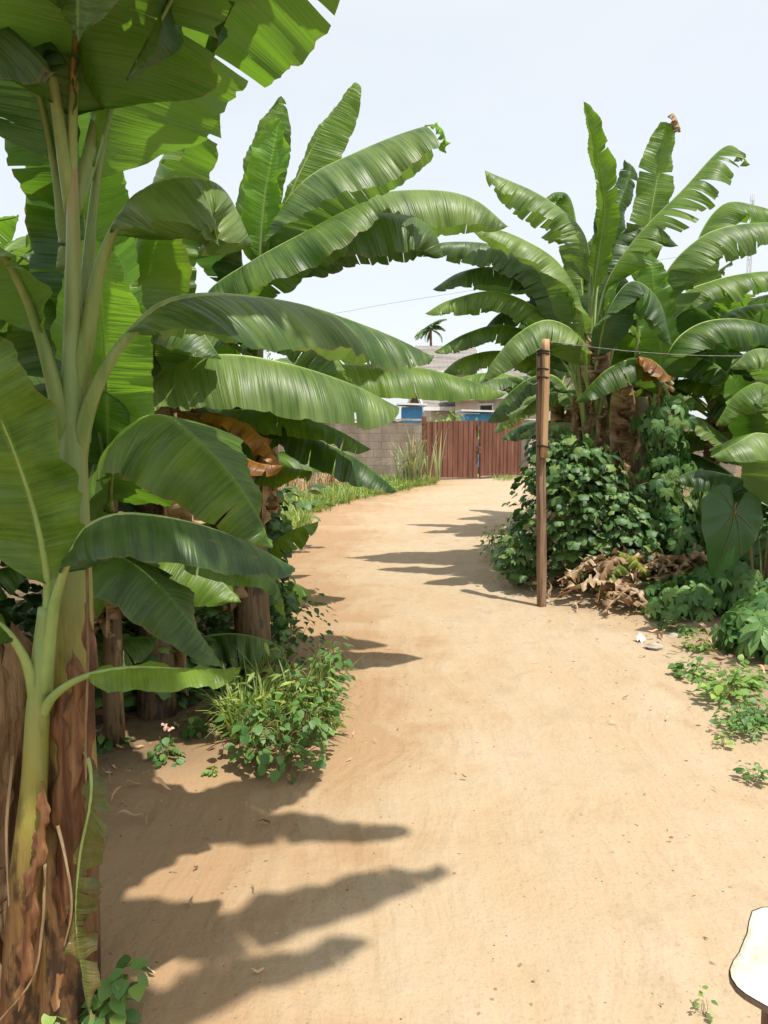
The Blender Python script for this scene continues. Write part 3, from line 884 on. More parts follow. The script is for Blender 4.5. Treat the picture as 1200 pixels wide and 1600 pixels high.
mast(*P(1176, 312, 160)[:2], P(1176, 312, 160)[2], 'distant thin lattice mast in the sky at the right edge')
V, Fc, uv = tube([P(-200, 540, 34), P(440, 497, 33), P(660, 466, 32), P(1500, 330, 30)], [0.005, 0.005], 5, 60)
tag(build('power_cable', V, Fc, M['dark'], uv=uv), 'thin dark cable crossing the sky beyond the leaves', 'cable')

# ---------------------------------------------------------------- the wooden pole and its wire
M['wood'] = noise_mat('weathered_wood', [(0.3, (0.075, 0.042, 0.026)), (0.5, (0.22, 0.13, 0.08)), (0.75, (0.34, 0.24, 0.165))], (55, 55, 3.0), 6, rough=0.85, bump=0.6, dist=0.01)
M['wood_new'] = noise_mat('fresh_wood', [(0.3, (0.34, 0.19, 0.09)), (0.7, (0.52, 0.33, 0.18))], (40, 40, 2.2), 5, rough=0.75, bump=0.4, dist=0.008)
M['wire'] = noise_mat('galvanised_wire', [(0.3, (0.12, 0.11, 0.10)), (0.7, (0.26, 0.25, 0.23))], (20, 20, 20), rough=0.6, metal=0.3)
M['band'] = noise_mat('dark_binding', [(0.3, (0.020, 0.014, 0.012)), (0.7, (0.05, 0.035, 0.03))], (20, 20, 20), rough=0.7)
def beam(mb, a, b, w, d, tw=0.0, n=14, seed=0):
    rng = np.random.RandomState(seed)
    a, b = np.array(a, float), np.array(b, float); V = []
    for i in range(n + 1):
        f = i / n; c = a + (b - a) * f + np.array([0.006 * math.sin(f * 5 + seed), 0.006 * math.cos(f * 4), 0])
        r = tw + 0.06 * math.sin(f * 3 + seed)
        ww, dd = w * (1 - .06 * f + .03 * rng.randn()) / 2, d * (1 - .06 * f + .03 * rng.randn()) / 2
        for sx, sy in ((-1, -1), (-.8, -1.05), (.8, -1.05), (1, -1), (1.05, -.8), (1.05, .8), (1, 1), (-1, 1), (-1.05, .8), (-1.05, -.8)):
            V.append(c + np.array([sx * ww * math.cos(r) - sy * dd * math.sin(r), sx * ww * math.sin(r) + sy * dd * math.cos(r), 0]))
    s = 10
    Fc = [(i * s + k, i * s + (k + 1) % s, i * s + s + (k + 1) % s, i * s + s + k) for i in range(n) for k in range(s)] + [tuple(range(s - 1, -1, -1)), tuple(range(n * s, n * s + s))]
    mb.add(np.array(V), Fc)
pb = G(846, 946)
po = thing('wooden_pole', (pb[0], pb[1], 0), 'leaning wooden pole spliced from two timbers at the path edge', 'pole')
Yp = pb[1]
mb = MB(); beam(mb, (pb[0], Yp, -0.15), P(846, 545, Yp), 0.064, 0.062, 0.35, seed=1); mb.build('lower_timber', M['wood'], po)
ua, ub = P(851.5, 715, Yp - .075), P(852, 530, Yp - .072)
mb = MB(); beam(mb, ua, ub, 0.050, 0.046, 0.3, seed=4); mb.build('upper_timber', M['wood_new'], po)
for py, rr in ((549, .062), (577, .059), (590, .059), (697, .062), (553, .061)):
    c = (P(849.5, py, Yp - .036))
    V = []
    for k in range(2): pass
    ring = [c + np.array([rr * 0.82 * math.cos(a), rr * 1.12 * math.sin(a), 0.006 * math.sin(2 * a)]) for a in np.linspace(0, 2 * np.pi, 20)]
    V, Fc, uv = tube(ring, [0.009, 0.009], 6, 40); build('binding', V, Fc, M['band'], po)
c0 = P(842, 597, Yp - .06)
V, Fc, uv = tube([c0, c0 + [-.05, -.01, -.02], c0 + [-.10, 0, .01], c0 + [-.10, 0, .06], c0 + [-.07, 0, .09]], [0.004, 0.003], 5, 30); build('wire_end', V, Fc, M['wire'], po)
V, Fc, uv = tube([P(852, 533, Yp - .05), P(930, 543, Yp + .1), P(1010, 551, Yp + .2), P(1110, 556, Yp + .3), P(1210, 554, Yp + .4), P(1400, 540, Yp + .6)], [0.0038, 0.0038], 5, 80)
tag(build('fence_wire', V, Fc, M['wire'], uv=uv), 'single slack wire running right from the wooden pole top', 'wire')

# ---------------------------------------------------------------- white slab on a post, bottom right corner
M['slab'] = noise_mat('whitewashed_slab', [(0.30, (0.30, 0.28, 0.14)), (0.43, (0.50, 0.49, 0.36)), (0.58, (0.58, 0.57, 0.52))], (9, 9, 9), 7, rough=0.8, bump=0.9, dist=0.02)
M['slab_edge'] = noise_mat('slab_rim', [(0.3, (0.14, 0.10, 0.07)), (0.7, (0.26, 0.20, 0.15))], (25, 25, 25), rough=0.9)
tz = 0.62
oc = [G(px, py, tz) for px, py in ((1192, 1418), (1176, 1424), (1171, 1440), (1168, 1458), (1158, 1482), (1156, 1488), (1147, 1500), (1141, 1515), (1143, 1527), (1152, 1541), (1165, 1552), (1180, 1561), (1205, 1575))]
ctr = np.array([oc[0][0] + 0.10, (oc[0][1] + oc[-1][1]) / 2 - 0.01, tz])
far_ = [ctr + np.array([0.16 * math.cos(a) + .04, 0.15 * math.sin(a), 0]) * (1 + .05 * math.sin(a * 5)) for a in np.linspace(-1.3, 1.4, 12)]
ol = np.array(oc + far_)
st = thing('slab_table', (ctr[0], ctr[1], 0), 'rough white slab on a brown wooden post, bottom right corner', 'table')
n = len(ol)
inn = ctr + (ol - ctr) * 0.96
V = np.concatenate([ol - [0, 0, .022], ol, inn + [0, 0, .003], [ctr + [0, 0, .006]], [ctr - [0, 0, .022]]])
build('slab_top', np.concatenate([ol, inn + [0, 0, .003], [ctr + [0, 0, .005]]]), [(i, (i + 1) % n, n + (i + 1) % n, n + i) for i in range(n)] + [(n + i, n + (i + 1) % n, 2 * n) for i in range(n)], M['slab'], st, smooth=False)
ou = ctr + (ol - ctr) * 1.012
rimV = np.concatenate([ou - [0, 0, .011], ou + [0, 0, .0005], [ctr - [0, 0, .011]]])
build('slab_rim', rimV, [(i, (i + 1) % n, n + (i + 1) % n, n + i) for i in range(n)] + [((i + 1) % n, i, 2 * n) for i in range(n)], M['slab_edge'], st, smooth=False)
pc = G(1272, 1562, tz)
mb = MB(); beam(mb, (pc[0], pc[1] + .05, -0.1), (pc[0], pc[1] + .05, tz - .0115), 0.085, 0.085, 0.5, seed=8); mb.build('post', M['wood'], st)

# ---------------------------------------------------------------- banana plants on the left
def LP(parent, pts, W, pet, near, far, **k):
    return leaf(parent, [p if len(p) > 3 else P(*p) for p in pts], W, pet, near, far, **k)
class V3(tuple):
    pass
def X(p): return np.append(np.asarray(p, float), 1.0)[:4]
def L3(parent, pts, W, pet, near, far, **k):
    """points are (px, py, distance) or world arrays"""
    return leaf(parent, [p if isinstance(p, np.ndarray) else P(*p) for p in pts], W, pet, near, far, **k)
LEFT = 'banana plants left of the path'

A0 = G(96, 1575)
A = thing('banana_plant', (A0[0], A0[1], 0), 'tall front banana plant, pale green stem with brown peeling base, left foreground', 'banana plant', LEFT)
pseudostem(A, [(A0[0], A0[1], -0.05), P(104, 1250, 1.92), P(110, 900, 1.95), P(113, 690, 1.96), P(115, 560, 1.97), P(117, 470, 1.97)],
           [0.098, 0.092, 0.080, 0.066, 0.050, 0.034, 0.018], 'stem', 1, 0.05, 24)
# leaves of the front plant
L3(A, [(110, 720, 1.97), (113, 540, 1.94), (114, 400, 1.90), (113, 200, 1.84), (118, 60, 1.72), (140, -140, 1.50), (220, -330, 1.25)], 0.30, 0.52, 30, 35, tears=3, seed=1, mat='leaf', rib='petiole_red', r=0.009, petr=0.034)
L3(A, [(122, 690, 1.98), (130, 480, 2.0), (152, 250, 2.02), (190, 125, 2.0), (285, 10, 1.95), (395, -80, 1.9), (500, -190, 1.8)], 0.32, 0.42, 28, 25, tears=2, seed=2, mat='leaf', rib='petiole', r=0.011, petr=0.028)
L3(A, [(116, 660, 1.99), (131, 545, 1.94), (152, 425, 1.91), (186, 340, 1.88), (240, 288, 1.86), (300, 277, 1.88), (352, 298, 1.90), (396, 385, 1.93)], 0.235, 0.50, 70, 45, tears=1, seed=3, mat='leaf_pale', rib='petiole', r=0.012, petr=0.030)
L3(A, [(112, 800, 2.01), (130, 660, 1.95), (165, 570, 1.92), (210, 510, 1.92), (262, 470, 1.98), (350, 460, 2.12), (480, 478, 2.35), (600, 520, 2.6), (678, 557, 2.72)], 0.235, 0.30, 66, 40, tears=(3, 2), seed=4, mat='leaf_pale', rib='petiole', r=0.012, petr=0.030, loose=5, gap=.03)
L3(A, [(112, 760, 2.0), (93, 625, 1.94), (62, 510, 1.9), (25, 425, 1.85), (-20, 372, 1.8), (-120, 330, 1.75), (-230, 380, 1.7)], 0.18, 0.42, 45, 40, tears=0, seed=5, mat='leaf', rib='petiole', r=0.015, petr=0.034)
L3(A, [(100, 420, 1.99), (92, 300, 1.98), (60, 140, 1.9), (10, 40, 1.8), (-70, 0, 1.65), (-160, 60, 1.5)], 0.26, 0.28, 62, 40, tears=2, seed=6, mat='leaf_dark', rib='petiole', r=0.010, petr=0.018)
# long leaves above the frame that shade the path, their tips hanging into view
T0, T1, T2 = P(113, 330, 1.90), P(116, 130, 1.80), P(150, -60, 1.72)
L3(A, [T0, (180, 60, 1.9), (260, -150, 1.8), (312, -175, 1.7), (285, -50, 1.64), (196, 124, 1.62)], 0.085, 0.40, 50, 42, tears=0, seed=7, mat='leaf_dark', rib='petiole', petr=.016)
L3(A, [T0, (200, 90, 2.1), (330, -160, 2.05), (385, -170, 2.0), (365, -60, 1.95), (325, 60, 1.92), (308, 118, 1.92)], 0.075, 0.45, 55, 50, tears=1, seed=8, mat='leaf_dark', rib='petiole', petr=.016)
L3(A, [T0, (80, 0, 1.9), (70, -260, 1.75), (100, -200, 1.55), (118, -60, 1.5), (122, 66, 1.5)], 0.15, 0.40, 25, 20, up=(0, -1, .4), tears=1, seed=9, mat='leaf_pale', rib='petiole', petr=.016)
for i, (w_, q) in enumerate([(.145, [(290, 1450, 2.95), (500, 1405, 3.15), (714, 1350, 3.05)]), (.112, [(180, 1560, 2.95), (400, 1512, 3.1), (600, 1464, 3.0)]),
                             (.135, [(230, 1300, 3.0), (450, 1292, 3.15), (660, 1304, 3.05)])]):
    L3(A, [T0, T1, T2] + [SH(*c) for c in q], w_, 0.30, 35, 35, tears=(4, 3), seed=10 + i, tip=0.97, rib='petiole', petr=.011)
L3(A, [T0, np.array([-0.7, 1.5, 2.9]), np.array([-0.6, 1.0, 3.1]), np.array([-0.5, 0.5, 2.9])], 0.30, 0.2, 45, 40, tears=3, seed=13, rib='petiole', petr=.018)
L3(A, [T0, np.array([-0.9, 2.3, 3.05]), np.array([-1.0, 2.7, 3.2]), np.array([-1.1, 3.2, 2.95])], 0.22, 0.25, 40, 45, tears=2, seed=14, rib='petiole', petr=.018)
# dead sheaths and the torn leaf hanging along the stem
for i, (px0, py0, px1, py1, px2, py2, w) in enumerate([(134, 930, 137, 1120, 134, 1330, .016), (95, 1060, 100, 1240, 94, 1450, .040), (84, 1330, 90, 1450, 86, 1580, .030), (120, 1150, 118, 1300, 108, 1480, .05), (112, 1010, 116, 1120, 112, 1240, .028)]):
    L3(A, [(px0, py0, 1.86), ((px0 + px1) / 2 + 4, (py0 + py1) / 2, 1.83), (px1, py1, 1.82), (px2, py2, 1.80)], w, 0.03, 45, 45, up='cam', tears=0, seed=40 + i, mat='sheath', rib=None, pleat=0, fold=.006, name='dead_sheath', loose=12, und=.008)
L3(A, [(122, 1150, 1.87), (140, 1200, 1.80), (140, 1260, 1.77), (124, 1340, 1.77), (118, 1440, 1.78), (128, 1520, 1.78), (140, 1590, 1.76)], 0.055, 0.12, 25, 15, up='cam', tears=(11, 3), seed=50, mat='leaf_olive', rib='midrib', r=.005, name='hanging_leaf', loose=90, gap=.6, w2=.015)
for i, pts in enumerate([[(135, 860, 1.84), (138, 1000, 1.8), (134, 1150, 1.79), (136, 1290, 1.78)], [(70, 1350, 1.8), (66, 1450, 1.77), (50, 1530, 1.75), (-5, 1600, 1.72)], [(90, 1290, 1.8), (104, 1350, 1.77), (112, 1420, 1.76), (100, 1480, 1.75)], [(20, 1180, 1.78), (10, 1300, 1.76), (14, 1420, 1.76)]]):
    V, Fc, uv = tube([P(*q) for q in pts], [0.005, 0.004, 0.002], 5, 40, 0.2, i); build('fibre', V, Fc, M['fibre'], A, uv=uv)

# slim sucker in front of it
B0 = G(30, 1605)
Bq = thing('banana_sucker', (B0[0], B0[1], 0), 'slim young green banana shoot in front of the tall front stem', 'banana plant', LEFT)
pseudostem(Bq, [(B0[0], B0[1], -0.04), P(40, 1400, 1.80), P(54, 1200, 1.82), P(62, 1060, 1.83), P(72, 950, 1.83)], [0.055, 0.046, 0.036, 0.030, 0.018], 'sucker', 4, 0.06, 18)
L3(Bq, [(66, 1080, 1.83), (80, 960, 1.82), (95, 900, 1.81), (118, 850, 1.79), (142, 818, 1.77), (200, 802, 1.76), (300, 816, 1.80), (390, 848, 1.90), (457, 886, 2.0)], 0.150, 0.30, 58, 62, tears=0, seed=21, mat='leaf_dark', rib='midrib', r=.010, petr=.022, und=.012)
L3(Bq, [(68, 1060, 1.84), (74, 940, 1.83), (68, 870, 1.82), (52, 795, 1.80), (20, 700, 1.76), (-25, 600, 1.72), (-70, 500, 1.70)], 0.135, 0.28, -15, -15, up='cam', tears=0, seed=22, mat='leaf', rib='midrib', r=.011, petr=.022, und=.02)
L3(Bq, [(62, 1120, 1.83), (84, 1085, 1.80), (130, 1056, 1.77), (200, 1042, 1.76), (290, 1044, 1.79), (376, 1046, 1.85)], 0.075, 0.36, 45, 20, tears=0, seed=23, mat='leaf', rib='midrib', r=.007, petr=.015, und=.01)
L3(Bq, [(58, 1130, 1.83), (48, 1050, 1.81), (30, 1008, 1.79), (0, 974, 1.77), (-60, 945, 1.75), (-160, 960, 1.7)], 0.10, 0.45, 40, 30, tears=0, seed=24, mat='leaf', rib='midrib', r=.010, petr=.018)

for i, (px0, py0, px1, py1, px2, py2, w) in enumerate([(66, 1215, 60, 1330, 40, 1400, .020), (50, 1330, 42, 1450, 28, 1580, .022)]):
    L3(Bq, [(px0, py0, 1.775), ((px0 + px1) / 2 + 2, (py0 + py1) / 2, 1.757), (px1, py1, 1.748), (px2, py2, 1.735)], w, 0.03, 60, 60, up='cam', tears=0, seed=55 + i, mat='sheath', rib=None, pleat=0, fold=.005, name='dead_sheath', loose=25, und=.008)

# old cut stump at the edge of the frame
s0 = P(-30, 1500, 1.95)
Sx, Sy = s0[0], 1.95
St = thing('banana_stump', (Sx, Sy, 0), 'old dry brown banana stump at the left edge', 'stump')
V, Fc, uv = tube([(Sx, Sy, -0.05), (Sx + .01, Sy, .5), P(-22, 1200, 1.95), P(-16, 1010, 1.95)], [0.165, 0.135, 0.118, 0.098], 26, 50, 0.14, 9)
build('trunk', V, Fc, M['stump'], St, uv=uv)
for i in range(7):
    a = -2.6 + i * 0.42
    d = np.array([math.cos(a), math.sin(a), 0])
    top = P(-16, 1010 - 20 * (i % 3), 1.95)
    leaf(St, [top + d * .08 + [0, 0, .03], top + d * .135 - [0, 0, .15], np.array([Sx, Sy, .5]) + d * .16, np.array([Sx, Sy, .12]) + d * (.20 + .02 * (i % 2))], .05 + .012 * (i % 3), .02, 35, 35, up=d, tears=3, seed=60 + i, mat='stump', rib=None, pleat=0, fold=.006, name='dead_sheath', loose=35, und=.015)

# young plant just behind the front stem
C0 = G(178, 1180)
Cq = thing('banana_plant', (C0[0], C0[1], 0), 'young banana plant with one bright upright leaf, directly behind the tall front stem', 'banana plant', LEFT)
cx, cy = C0[0], C0[1]
pseudostem(Cq, [(cx, cy, -.04), P(175, 950, cy), P(172, 740, cy)], [0.05, 0.042, 0.03], 'stem_brown', 6)
skirt(Cq, cx, cy, 1.25, .05, 6, 83, (0.4, .8))
L3(Cq, [(170, 760, cy), (168, 660, 2.95), (166, 600, 2.85), (160, 500, 2.72), (152, 430, 2.62), (142, 360, 2.55)], 0.19, 0.12, -12, -8, up='cam', tears=1, seed=31, mat='leaf_young', rib='petiole_red', r=.007, und=.012, petr=.02)
L3(Cq, [(172, 800, cy), (176, 735, 2.85), (195, 682, 2.7), (222, 652, 2.55), (262, 650, 2.45), (297, 677, 2.38), (354, 735, 2.33), (402, 802, 2.30), (424, 856, 2.30)], 0.27, 0.14, 76, 22, tears=(4, 1), seed=32, mat='leaf', rib='midrib', r=.009, petr=.022, loose=6, gap=.03)
L3(Cq, [(172, 860, cy), (190, 870, 2.75), (225, 892, 2.6), (272, 940, 2.52), (312, 990, 2.5), (346, 1040, 2.5)], 0.17, 0.12, 62, 40, tears=0, seed=33, mat='leaf_dark', rib='midrib', r=.008)
L3(Cq, [(172, 830, cy), (220, 830, 2.75), (300, 850, 2.7), (370, 878, 2.7), (428, 905, 2.72), (446, 968, 2.75)], 0.13, 0.15, 55, 25, tears=(3, 1), seed=34, mat='leaf', rib='midrib', r=.008)
L3(Cq, [(170, 780, cy), (150, 640, 3.0), (110, 520, 3.0), (40, 420, 2.95), (-60, 390, 2.9)], 0.24, 0.2, 65, 40, tears=3, seed=35, mat='leaf_dark', rib='petiole')
L3(Cq, [(172, 780, cy), (190, 600, 3.2), (205, 420, 3.3), (235, 300, 3.3), (282, 195, 3.25), (330, 120, 3.2)], 0.26, 0.35, 70, 35, tears=(2, 2), seed=36, mat='leaf', rib='petiole', petr=.02)
L3(Cq, [(172, 780, cy), (165, 560, 3.1), (130, 330, 3.1), (90, 220, 3.0), (20, 150, 2.9), (-80, 140, 2.8)], 0.24, 0.3, 65, 40, tears=5, seed=37, mat='leaf', rib='petiole', petr=.02)
L3(Cq, [(172, 780, cy), (160, 560, 3.1), (128, 360, 3.15), (122, 230, 3.1), (120, 90, 3.0)], 0.22, 0.35, -8, -8, up='cam', tears=1, seed=38, mat='leaf_young', rib='petiole', petr=.016)

# plant whose leaves reach over the path
D0 = np.array([P(238, 800, 3.85)[0], 3.85])
Dq = thing('banana_plant', (D0[0], D0[1], 0), 'banana plant with broad level leaves reaching over the path, hung with dead brown leaves', 'banana plant', LEFT)
pseudostem(Dq, [(D0[0], D0[1], -.04), P(236, 900, 3.85), P(236, 640, 3.85)], [0.10, 0.085, 0.045], 'stem_brown', 7)
L3(Dq, [(236, 690, 3.85), (240, 620, 3.75), (275, 572, 3.6), (350, 554, 3.55), (450, 568, 3.6), (550, 600, 3.75), (624, 637, 3.9)], 0.345, 0.14, 76, 30, tears=(4, 2), seed=71, mat='leaf_pale', rib='midrib', r=.010, petr=.022, loose=4, gap=.02)
L3(Dq, [(236, 700, 3.85), (300, 655, 3.9), (380, 640, 3.9), (450, 645, 3.95), (520, 668, 4.0), (580, 702, 4.0)], 0.20, 0.15, 55, 30, tears=(3, 1), seed=72, mat='leaf', rib='midrib', r=.010)
L3(Dq, [(236, 700, 3.9), (320, 660, 4.1), (410, 650, 4.15), (480, 680, 4.2), (555, 715, 4.2), (622, 768, 4.2)], 0.22, 0.2, 60, 25, tears=(3, 1), seed=73, mat='leaf_dark', rib='midrib', r=.010)
L3(Dq, [(236, 690, 3.95), (300, 610, 4.1), (400, 580, 4.2), (520, 570, 4.3), (640, 572, 4.35), (720, 590, 4.45), (791, 615, 4.5)], 0.28, 0.15, 74, 30, tears=(2, 1), seed=74, mat='leaf', rib='midrib', r=.010, loose=5, gap=.02)
L3(Dq, [(236, 690, 3.85), (225, 560, 3.7), (250, 500, 3.5), (300, 500, 3.4), (345, 560, 3.35)], 0.22, 0.2, 60, 45, tears=2, seed=75, mat='leaf_pale', rib='midrib')
L3(Dq, [(236, 690, 3.85), (220, 520, 3.8), (180, 430, 3.7), (110, 380, 3.6), (30, 400, 3.5)], 0.26, 0.2, 65, 45, tears=4, seed=76, mat='leaf_dark', rib='midrib')
L3(Dq, [(236, 690, 3.85), (250, 500, 4.0), (262, 380, 4.0), (275, 300, 4.0), (286, 250, 4.0)], 0.16, 0.4, 15, 20, up='cam', tears=2, seed=77, mat='leaf', rib='petiole')
skirt(Dq, D0[0], D0[1], 1.55, .08, 9, 81, (0.5, 1.2))
L3(Dq, [(300, 640, 3.8), (330, 668, 3.7), (375, 705, 3.65), (392, 735, 3.65)], 0.16, 0.05, 50, 45, tears=3, seed=82, mat='dry', rib='dry_rib', name='dead_leaf', loose=20)

for i, (q, w_, m_) in enumerate([([(270, 640, 3.75), (300, 650, 3.6), (345, 690, 3.45), (400, 722, 3.42), (442, 728, 3.42)], .13, 'leaf_orange'), ([(300, 640, 3.7), (370, 655, 3.6), (415, 690, 3.55), (440, 735, 3.55)], .10, 'leaf_orange'),
                                ([(250, 680, 3.7), (285, 720, 3.5), (300, 800, 3.45), (296, 880, 3.45)], .10, 'dry'), ([(330, 700, 3.9), (372, 740, 3.8), (385, 820, 3.8), (380, 900, 3.8)], .11, 'dry')]):
    L3(Dq, q, w_, .06, 55, 50, tears=(6, 4), seed=84 + i, mat=m_, rib='dry_rib', r=.007, name='dead_leaf', loose=30, und=.04)

# plant behind with the big upward leaves
E0 = np.array([P(392, 700, 4.4)[0], 4.4])
Eq = thing('banana_plant', (E0[0], E0[1], 0), 'banana plant with upright leaves and long torn leaves against the sky, left of the path', 'banana plant', LEFT)
pseudostem(Eq, [(E0[0], E0[1], -.04), P(390, 800, 4.4), P(398, 480, 4.4)], [0.11, 0.09, 0.045], 'stem_brown', 8)
L3(Eq, [(398, 520, 4.4), (396, 420, 4.35), (400, 330, 4.3), (420, 230, 4.25), (439, 150, 4.25)], 0.13, 0.3, 25, 20, up='cam', und=.010, tears=1, seed=91, mat='leaf', rib='petiole')
L3(Eq, [(402, 500, 4.3), (406, 400, 4.25), (412, 320, 4.22), (424, 250, 4.2), (437, 184, 4.2)], 0.13, 0.3, -62, -55, up='cam', tears=1, seed=92, mat='leaf_young', rib='petiole')
L3(Eq, [(404, 500, 4.45), (425, 380, 4.45), (460, 290, 4.45), (505, 200, 4.45), (561, 120, 4.45)], 0.17, 0.25, 12, 30, up='cam', und=.008, tears=(2, 0), seed=93, mat='leaf', rib='petiole', w2=.03, tip=.97, gap=.02, loose=3)
L3(Eq, [(402, 520, 4.3), (418, 380, 4.2), (470, 288, 4.1), (560, 236, 4.05), (665, 197, 4.05), (720, 200, 4.05)], 0.33, 0.22, 76, 45, tears=(4, 3), seed=94, mat='leaf_pale', rib='midrib', tip=.86, r=.012, gap=.02, loose=4)
L3(Eq, [(664, 196, 4.05), (682, 195, 4.03), (694, 208, 4.02), (696, 240, 4.02)], 0.05, 0.1, 40, 40, tears=2, seed=95, mat='leaf_young', rib='midrib', r=.004)
L3(Eq, [(396, 560, 4.3), (320, 500, 4.0), (330, 452, 3.95), (400, 404, 3.85), (480, 360, 3.8), (545, 326, 3.8), (610, 300, 3.8)], 0.29, 0.2, 72, 35, tears=(4, 2), seed=96, mat='leaf', rib='midrib', tip=.90, r=.010, gap=.02, loose=4)
L3(Eq, [(402, 520, 4.4), (430, 410, 4.5), (500, 332, 4.5), (590, 302, 4.5), (680, 297, 4.5), (742, 312, 4.5), (794, 354, 4.5)], 0.34, 0.15, 80, 60, tears=(7, 4), seed=97, mat='leaf_pale', rib='midrib', r=.010, loose=7, gap=.05)
L3(Eq, [(402, 530, 4.35), (420, 420, 4.3), (480, 358, 4.3), (560, 334, 4.3), (640, 337, 4.3), (678, 362, 4.3), (693, 402, 4.3)], 0.36, 0.18, 80, 60, tears=(8, 5), seed=98, mat='leaf_dark', rib='midrib', r=.010, loose=8, gap=.05)
L3(Eq, [(396, 540, 4.4), (380, 420, 4.4), (350, 350, 4.3), (300, 320, 4.2), (240, 350, 4.1)], 0.26, 0.2, 70, 55, tears=5, seed=99, mat='leaf_dark', rib='midrib')
L3(Eq, [(398, 560, 4.4), (410, 520, 4.2), (450, 505, 4.1), (500, 530, 4.05), (540, 580, 4.0)], 0.26, 0.15, 60, 45, tears=4, seed=100, mat='leaf', rib='midrib')
skirt(Eq, E0[0], E0[1], 1.7, .09, 9, 101, (0.6, 1.3))

# the rest of the grove on the left
grove = [(-2.6, 3.6, 2.05, 10, 'banana plant with drooping leaves at the left edge behind the front stems'),
         (-2.2, 5.2, 1.75, 10, 'shaded banana plant deep in the left grove behind the broad-leaved one'),
         (-1.25, 5.9, 1.5, 9, 'banana plant low in the left grove beside the climbing vine'),
         (-3.6, 5.6, 2.1, 10, 'banana plant far in the left grove near the picture edge'),
         (-2.0, 7.6, 1.6, 9, 'banana plant at the back of the left grove seen between nearer leaves'),
         (-3.6, 8.6, 1.9, 9, 'hindmost banana plant of the left grove'),
         (-1.75, 4.6, 1.95, 11, 'leafy banana plant filling the gap between the front stem and the upright-leaved plant'),
         (-2.4, 4.3, 2.15, 11, 'tall leafy banana plant in the shade left of the front stem'),
         (-1.45, 6.9, 1.9, 10, 'banana plant behind the upright-leaved plant, left of the path'),
         (-1.75, 3.3, 0.55, 7, 'low banana shoot in deep shade behind the front stem'),
         (-1.35, 4.25, 0.60, 7, 'low banana shoot between the brown stems of the left grove'),
         (-2.3, 3.2, 0.7, 8, 'bushy banana shoot in the shade near the left edge'),
         (-2.0, 4.9, 0.8, 8, 'bushy banana shoot deep between the left stems'),
         (-1.55, 3.75, 1.15, 9, 'knee-high leafed banana shoot between the front stem and the broad-leaved plant'),
         (-1.55, 4.7, 1.15, 9, 'half-grown banana plant beside the brown stems over the path edge'),
         (-1.15, 5.0, 0.5, 6, 'small banana shoot at the foot of the climbing vine')]
for i, (x, y, H, n, lab) in enumerate(grove):
    banana('banana_plant', lab, LEFT, x, y, H, n, 1.5 if H > 1 else 1.0, 0.27 if H > 1 else .2, 200 + i * 7, az0=i * 1.1, dead=5 if H > 1 else 1, spike=i in (1, 3), e=(66, 5) if H > 1 else (70, 15))

